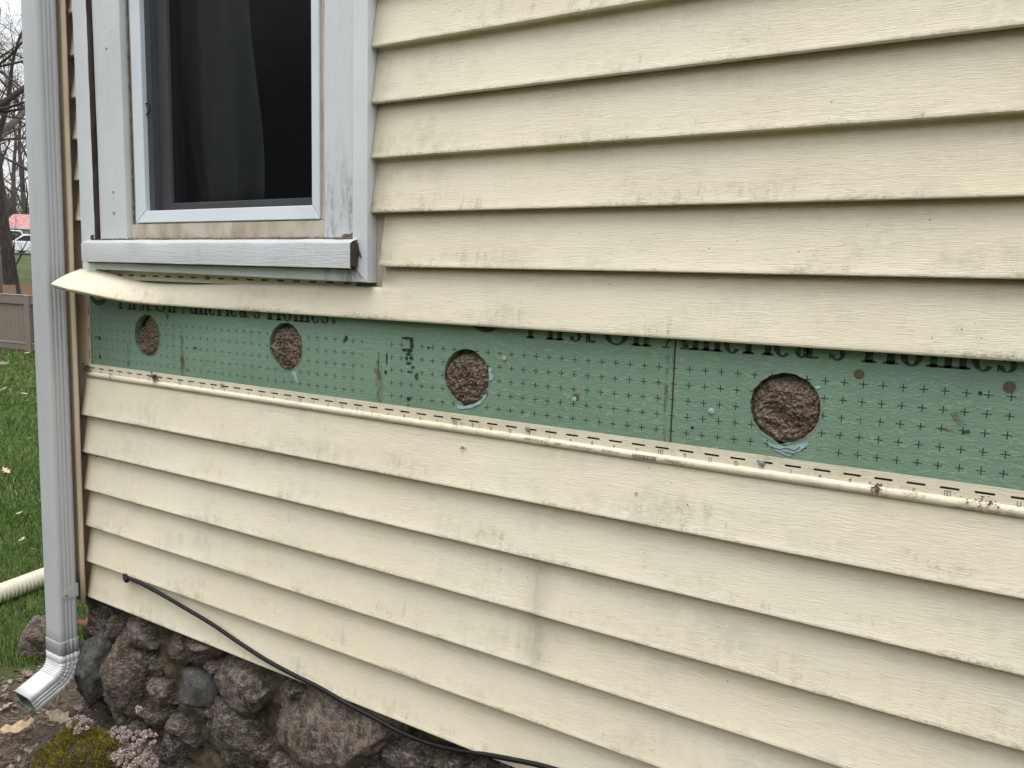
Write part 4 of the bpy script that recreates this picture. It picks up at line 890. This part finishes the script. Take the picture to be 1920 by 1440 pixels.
# ------------------------------------------------------------------ grass blades on the near lawn
rng = np.random.default_rng(3)
def grass(n, smin, smax, h0, h1, w):
    s = smin+(smax-smin)*rng.random(n)**1.0; half = .22*s+.45; tq = (rng.random(n)*2-1)*half
    ux, uy = -.868, .496; cx_, cy_ = 2.1281, -1.2065
    u0 = (ray(25, 900)); L = math.hypot(u0.x, u0.y); dx, dy = u0.x/L, u0.y/L
    x = cx_+dx*s-dy*tq; y = cy_+dy*s+dx*tq
    keep = ~((x > -.60+.1*np.sin(y*9)) & (y > -.6+.06*np.sin(x*8))) & ~((x > -.1) & (y > -.1)); x, y = x[keep], y[keep]; n = len(x)
    z = np.array([hgt(a, b) for a, b in zip(x, y)])
    an = rng.random(n)*6.283; ln = rng.random(n)*.9; h = h0+(h1-h0)*rng.random(n); la = rng.random(n)*6.283
    wx, wy = np.cos(an)*w/2, np.sin(an)*w/2; lx, ly = np.cos(la)*np.sin(ln)*h, np.sin(la)*np.sin(ln)*h; hz = np.cos(ln)*h
    V = np.stack([np.stack([x-wx, y-wy, z-.004], 1), np.stack([x+wx, y+wy, z-.004], 1), np.stack([x+wx*.7+lx*.45, y+wy*.7+ly*.45, z+hz*.6], 1), np.stack([x-wx*.7+lx*.45, y-wy*.7+ly*.45, z+hz*.6], 1), np.stack([x+lx, y+ly, z+hz], 1)], 1).reshape(-1, 3)
    k = np.arange(n)*5
    return V, [(a, a+1, a+2, a+3) for a in k.tolist()]+[(a+3, a+2, a+4) for a in k.tolist()]
VV, FF = [], []; o_ = 0
for args in ((62000, 2.5, 5.0, .018, .045, .0034), (45000, 4.6, 9, .02, .05, .007), (26000, 8.5, 14.5, .02, .055, .014)):
    V, F = grass(*args); VV.append(V); FF += [tuple(i+o_ for i in f) for f in F]; o_ += len(V)
t_ = NT('grass_blade', .6, spec=.25); g_ = t_.n('NewGeometry')
c = t_.ramp(g_.outputs['Random Per Island'], (0, (.038, .090, .014)), (.35, (.060, .135, .021)), (.7, (.090, .18, .032)), (.9, (.12, .185, .045)), (1, (.26, .23, .11)))
t_.col(t_.mix(t_.math('MULTIPLY', t_.step(t_.noise(2.2, 4, .6), .4, .65), .45), c, (.105, .17, .03)))
tag(mk('lawn_grass', np.concatenate(VV), FF, t_.m), 'green lawn grass beyond the downspout', 'grass', kind='stuff')
# ------------------------------------------------------------------ fence
fa, fb_ = onground(0, 654), onground(66, 661); fd = (fb_-fa); fd.z = 0; flen = fd.length; fd.normalize(); fn = Vector((-fd.y, fd.x, 0))
if fn.dot(Vector(CAM)-fa) < 0: fn = -fn
FH = .845
fen = tag(empty('fence', (fa.x, fa.y, -G)), 'low taupe vinyl board fence across the back of the lawn', 'fence')
def fbox(name, s0, s1, n0, n1, z0, z1, mat, bev=.004):
    q = lambda s, n_, z: tuple(fa+fd*s+fn*n_+Vector((0, 0, z)))
    m = MB(); m.v = [q(s, n_, z) for z in (z0, z1) for n_ in (n0, n1) for s in (s0, s1)]; m.f = [(0, 2, 3, 1), (4, 5, 7, 6), (0, 1, 5, 4), (2, 6, 7, 3), (0, 4, 6, 2), (1, 3, 7, 5)]
    return m.build(name, mat, fen, bevel=bev)
p1 = flen*61/66; SP = 2.4
for k in range(-3, 6):
    e0 = p1+(k-0)*SP
    fbox('post', e0-.06, e0+.06, -.06, .06, 0.0, FH+.005, S['fence'])
    a0, a1 = e0-SP+.062, e0-.062
    if k > -3:
        fbox('top_rail', a0, a1, -.032, .035, FH-.13, FH-.005, S['fence']); fbox('rail_cap', a0, a1, -.036, .040, FH-.0045, FH+.012, S['fencerail'])
        fbox('bottom_rail', a0, a1, -.032, .035, .03, .115, S['fence']); fbox('rail_ledge', a0, a1, -.036, .042, .1155, .14, S['fencerail'])
        nb_ = 22
        for i in range(nb_): fbox('board', a0+(a1-a0)*i/nb_+.0015, a0+(a1-a0)*(i+1)/nb_-.0015, -.012, .012, .1405, FH-.1305, S['fence'], .003)
# ------------------------------------------------------------------ trees
def make_tree(name, base, H, r0, seed, label, mat, levels=4, lean_=(0, 0), fork=.35, spread=1., bushy=1., group='bare trees behind the fence', sides=(10, 7, 5, 4, 3), droop=.0):
    r = random.Random(seed); T = empty(name, (base.x, base.y, base.z)); tag(T, label, 'tree', group); mt, mc = MB(), MB()
    def grow(p, d, L, rad, lev):
        n = max(3, int(5-lev*.4)); pts, rads = [p.copy()], [rad]; q = p.copy(); dd = d.copy(); nodes = []
        end = .55 if lev == 0 else .3
        for i in range(n):
            dd = (dd+Vector((r.gauss(0, (.03 if lev == 0 else .10+.05*lev)), r.gauss(0, (.03 if lev == 0 else .10+.05*lev)), r.gauss(.02-droop*(lev > 1), .07+.04*lev)))).normalized(); q = q+dd*(L/n); rr = rad*(1-(1-end)*(i+1)/n); pts.append(q.copy()); rads.append(rr); nodes.append((q.copy(), dd.copy(), rr, (i+1)/n))
        (mt if lev < 2 else mc).tube(pts, rads, sides[min(lev, 4)], False)
        if lev >= levels: return
        nchild = int(r.uniform(*((5, 8) if lev == 0 else (4, 7) if lev < 3 else (3, 6)))*bushy)
        for k in range(nchild):
            s = r.uniform(fork if lev == 0 else .2, 1); i = min(n-1, int(s*n)); c, cd_, cr_, _ = nodes[i]
            ax = cd_.cross(Vector((r.gauss(0, 1), r.gauss(0, 1), r.gauss(0, 1)))).normalized(); an = r.uniform(.45, 1.05)*spread
            nd = (Matrix.Rotation(an, 3, ax) @ cd_); nd.z += .12 if lev < 2 else -.02; nd.normalize()
            grow(c, nd, L*r.uniform(.45, .72)*(1-.25*s if lev else 1), max(cr_*r.uniform(.35, .6), .004), lev+1)
        grow(q, dd, L*.6, rads[-1], lev+1)
    grow(Vector((base.x, base.y, base.z-.15)), Vector((lean_[0], lean_[1], 1)).normalized(), H*.52, r0, 0)
    mt.build('trunk', mat, T, smooth=60); mc.build('crown', mat, T)
    return T
def gpt(u, D):
    q = atdist(u, 600, D); return Vector((q.x, q.y, hgt(q.x, q.y)))
make_tree('bare_tree', gpt(-24, 31), 15, .47, 11, 'thick grey trunk of a bare tree at the left edge of the picture', S['barkgrey'], 5, (.02, .02), .22, 1.15, 1.0)
make_tree('bare_tree', gpt(22, 40), 13, .26, 5, 'bare forked tree rising behind the red roof, beside the downspout', S['barkdark'], 5, (.05, .0), .25, .9, 1.0)
make_tree('bare_tree', gpt(-70, 24), 14, .33, 23, 'bare tree whose branches reach in from the left picture edge', S['barkdark'], 5, (.05, .05), .2, 1.3, 1.0, droop=.03)
make_tree('bare_tree', gpt(120, 46), 15, .30, 37, 'bare tree hidden behind the downspout, branches showing at its left', S['barkdark'], 5, (-.05, .0), .25, 1.1, 1.0)
make_tree('sapling', gpt(40, 29), 3.4, .075, 41, 'thin dark sapling growing from the leaf bed behind the fence', S['barkdark'], 3, (-.12, .0), .5, .9, .7, 'young trees in the leaf bed', (7, 5, 4, 3, 3))
for i, (u, D, H) in enumerate(((8, 98, 20), (60, 104, 22), (-40, 94, 19), (100, 96, 20), (34, 112, 23), (-90, 108, 20))):
    make_tree('bare_tree', gpt(u, D), H, .35, 60+i, ('far bare tree above the dark parked car', 'far bare tree right of the red roof, by the downspout', 'far bare tree beyond the left picture edge', 'far bare tree hidden right behind the downspout', 'tallest far bare tree, over the red roof', 'far bare tree well left of the picture')[i], S['barkgrey'], 4, (0, 0), .15, 1, 1.1, 'far bare trees beyond the street', (7, 5, 4, 3, 3))
r = random.Random(77); m = MB()
for i in range(1900):
    q = gpt(r.uniform(-300, 700), r.uniform(112, 150)); h = r.uniform(5, 9); p0 = q; d = Vector((r.gauss(0, .18), r.gauss(0, .18), 1)); m.tube([tuple(p0), tuple(p0+d*h*.5), tuple(p0+d*h+Vector((r.gauss(0, .6), r.gauss(0, .6), 0)))], [.11, .07, .02], 4, False)
    for k in range(7):
        b0 = p0+d*h*r.uniform(.2, .9); m.tube([tuple(b0), tuple(b0+Vector((r.gauss(0, 1), r.gauss(0, 1), r.uniform(.2, 1.6))))], [.05, .012], 3, False)
tag(m.build('far_woods', mat_plain('woods_bark', (.13, .115, .11), (.09, .08, .075), 1, .95)), 'grey mass of far-off woods behind the red roof', 'woods', kind='stuff')
# ------------------------------------------------------------------ street, house and cars far away
def frame(u, D, face):           # local axes at a far spot: right (as seen), away, up
    o = gpt(u, D); d = ray(u, 500); d.z = 0; d.normalize(); rt = Vector((d.y, -d.x, 0)); c_, s_ = math.cos(face), math.sin(face)
    return o, rt*c_+d*s_, d*c_-rt*s_
def fbx(m, fr, x0, x1, y0, y1, z0, z1):
    o, X, Y = fr; n = len(m.v); m.v += [tuple(o+X*x+Y*y+Vector((0, 0, z))) for z in (z0, z1) for y in (y0, y1) for x in (x0, x1)]
    m.f += [tuple(n+i for i in q) for q in ((0, 2, 3, 1), (4, 5, 7, 6), (0, 1, 5, 4), (2, 6, 7, 3), (0, 4, 6, 2), (1, 3, 7, 5))]; return m
S['asphalt'] = mat_plain('asphalt', (.055, .055, .056), (.045, .045, .046), 3, .9)
fr = frame(20, 76, 0); m = MB()
q = lambda x, y: tuple((lambda w: Vector((w.x, w.y, hgt(w.x, w.y)+.03)))(fr[0]+fr[1]*x+fr[2]*y))
m.loft([[q(x, y) for x in np.linspace(-90, 90, 91)] for y in np.linspace(-3, 5, 9)], False); tag(m.build('street', S['asphalt'], smooth=180), kind='structure')
fr = frame(56, 92, -.25); fh = tag(empty('far_house', tuple(fr[0])), 'white house with a faded red roof across the street', 'house')
S['hwhite'] = mat_plain('white_clapboard', (.62, .63, .64), (.55, .56, .57), 2, .7); S['hroof'] = mat_plain('red_roof', (.38, .15, .15), (.46, .24, .23), 3, .8); S['hdark'] = mat_plain('dark_pane', (.03, .035, .04), (.05, .055, .06), 2, .2)
fbx(MB(), fr, -1.6, 8, 0, 7, -1, 2.65).build('wall', S['hwhite'], fh)
m = MB(); o_, X, Y = fr; n_ = [o_+X*x+Y*y+Vector((0, 0, z)) for x in (-1.9, 8.3) for y, z in ((-.5, 2.6), (3.5, 4.0), (7.5, 2.6), (7.5, 2.45), (3.5, 3.85), (-.5, 2.45))]
m.v = [tuple(v) for v in n_]; m.f = [(i, (i+1) % 6, 6+(i+1) % 6, 6+i) for i in range(6)]+[(5, 4, 3, 2, 1, 0), (6, 7, 8, 9, 10, 11)]; m.build('roof', S['hroof'], fh)
m = MB(); m.poly([tuple(o_+X*(-1.601)+Y*y+Vector((0, 0, z))) for y, z in ((0, 2.65), (7, 2.65), (3.5, 3.84))]); m.build('gable', S['hwhite'], fh, solid=.05)
fbx(MB(), fr, -1.95, 8.35, -.58, -.5, 2.40, 2.62).build('gutter', S['hwhite'], fh)
for x in (-1.1, .35, 1.9, 4.4, 6): 
    w = fbx(MB(), fr, x-.06, x+.96, -.05, -.001, .9, 2.1).build('window', S['hdark'], fh); fbx(MB(), fr, x+.41, x+.49, -.08, -.0505, .9, 2.1).build('frame', S['hwhite'], w)
def car(u, D, face, paint, label, L=4.5, Hc=1.5, suv=False):
    fr = frame(u, D, face); C = tag(empty('parked_car', tuple(fr[0])), label, 'car', 'cars parked across the street'); o_, X, Y = fr
    def P3(x, y, z): return tuple(o_+X*x+Y*y+Vector((0, 0, z)))
    def ext(pr, y0, y1, name, mat, par=C, ins=0, bev=.06):
        m = MB(); n = len(pr); zc = .8
        for y, k in ((y0, 1), (y1, 1)): m.v += [P3(x, y, z) for x, z in pr]
        m.f = [tuple(range(n)), tuple(reversed(range(n, 2*n)))]+[(i, n+i, n+(i+1) % n, (i+1) % n) for i in range(n)]
        return m.build(name, mat, par, bevel=bev)
    h = L/2
    body = ext([(-h, .35), (-h+.05, .75), (-h+.25, .92), (-h+1.2, 1.0), (h-.35, 1.0), (h-.05, .9), (h, .6), (h-.03, .35), (h-.3, .27), (-h+.3, .27)], -.85, .85, 'body', paint)
    back = h-.25 if suv else h-.75
    ext([(-h+1.05, .99), (-h+1.75, Hc-.04), (-h+2.2, Hc), (back-.55, Hc-.02), (back, .99)], -.70, .70, 'cabin', paint)
    ext([(-h+1.25, 1.04), (-h+1.80, Hc-.12), (-h+2.3, Hc-.1), (-h+2.3, 1.04)], -.722, -.705, 'window', S['hdark'], bev=0)
    ext([(-h+2.38, 1.04), (-h+2.38, Hc-.1), (back-.65, Hc-.12), (back-.2, 1.04)], -.722, -.705, 'window', S['hdark'], bev=0)
    for x in (-h+.85, h-.85):
        m = MB(); m.loft([[P3(x+.33*math.cos(a)*k, y, .33+.33*math.sin(a)*k) for a in [6.2832*i/20 for i in range(20)]] for y, k in ((-.88, .9), (-.87, 1), (-.66, 1), (-.66, .5))], True, True); w = m.build('wheel', S['rubber'], C)
        m = MB(); m.loft([[P3(x+.2*math.cos(a)*k, y, .33+.2*math.sin(a)*k) for a in [6.2832*i/16 for i in range(16)]] for y, k in ((-.885, 1), (-.895, .8))], True, True); m.build('rim', S['steel'], w)
    for z, mt in ((.78, S['plugwhite']),):
        m = MB(); m.v = [P3(-h-.012, y, zz) for y, zz in ((-.78, z-.07), (-.5, z-.07), (-.5, z+.07), (-.78, z+.07))]; m.f = [(0, 1, 2, 3)]; m.build('headlight', mt, C, solid=.02)
    return C
S['carwhite'] = mat_plain('white_car_paint', (.72, .73, .75), (.70, .71, .73), 1, .25); S['cardark'] = mat_plain('dark_car_paint', (.012, .014, .022), (.016, .018, .026), 1, .2)
car(68, 74, 0, S['carwhite'], 'white car parked across the street right beside the downspout', 4.7, 1.55)
car(14, 77.5, 1.1, S['cardark'], 'dark blue car parked beside the thick tree trunk', 4.4, 1.5)
car(8, 84, .2, S['carwhite'], 'white car behind the dark blue car', 4.6, 2.0, True)

# ------------------------------------------------------------------ unseen woods added facing the house: block low sky, mirrored in the window
r = random.Random(31); m = MB()
for i in range(120):
    bx = -95+170*i/119+r.uniform(-1.5, 1.5); by = -30-r.uniform(0, 14); H = r.uniform(15, 20); R_ = r.uniform(3.0, 4.6); z0 = hgt(bx, by)
    m.tube([(bx, by, z0-.2), (bx, by, z0+H*.9)], [.28, .03], 6, False)
    for k in range(11):
        zz = z0+1.0+(H-1.2)*k/11; rr = R_*(1-k/11.5)*r.uniform(.85, 1.1); n = 16; ring = []
        for j in range(n):
            a = 6.2832*j/n+k; q = rr*(1 if j % 2 else .55)*r.uniform(.8, 1.15); ring.append((bx+q*math.cos(a), by+q*math.sin(a), zz-.35*q+r.uniform(-.2, .2)))
        n0 = len(m.v); m.v += ring+[(bx, by, zz+1.1)]; m.f += [(n0+j, n0+(j+1) % n, n0+n) for j in range(n)]
tag(m.build('sky_blocking_woods', mat_plain('conifer_needles', (.022, .036, .016), (.04, .052, .024), 2, .9)), 'unseen evergreen woods added facing the house to block low sky, mirrored in the window glass', 'woods', kind='stuff')
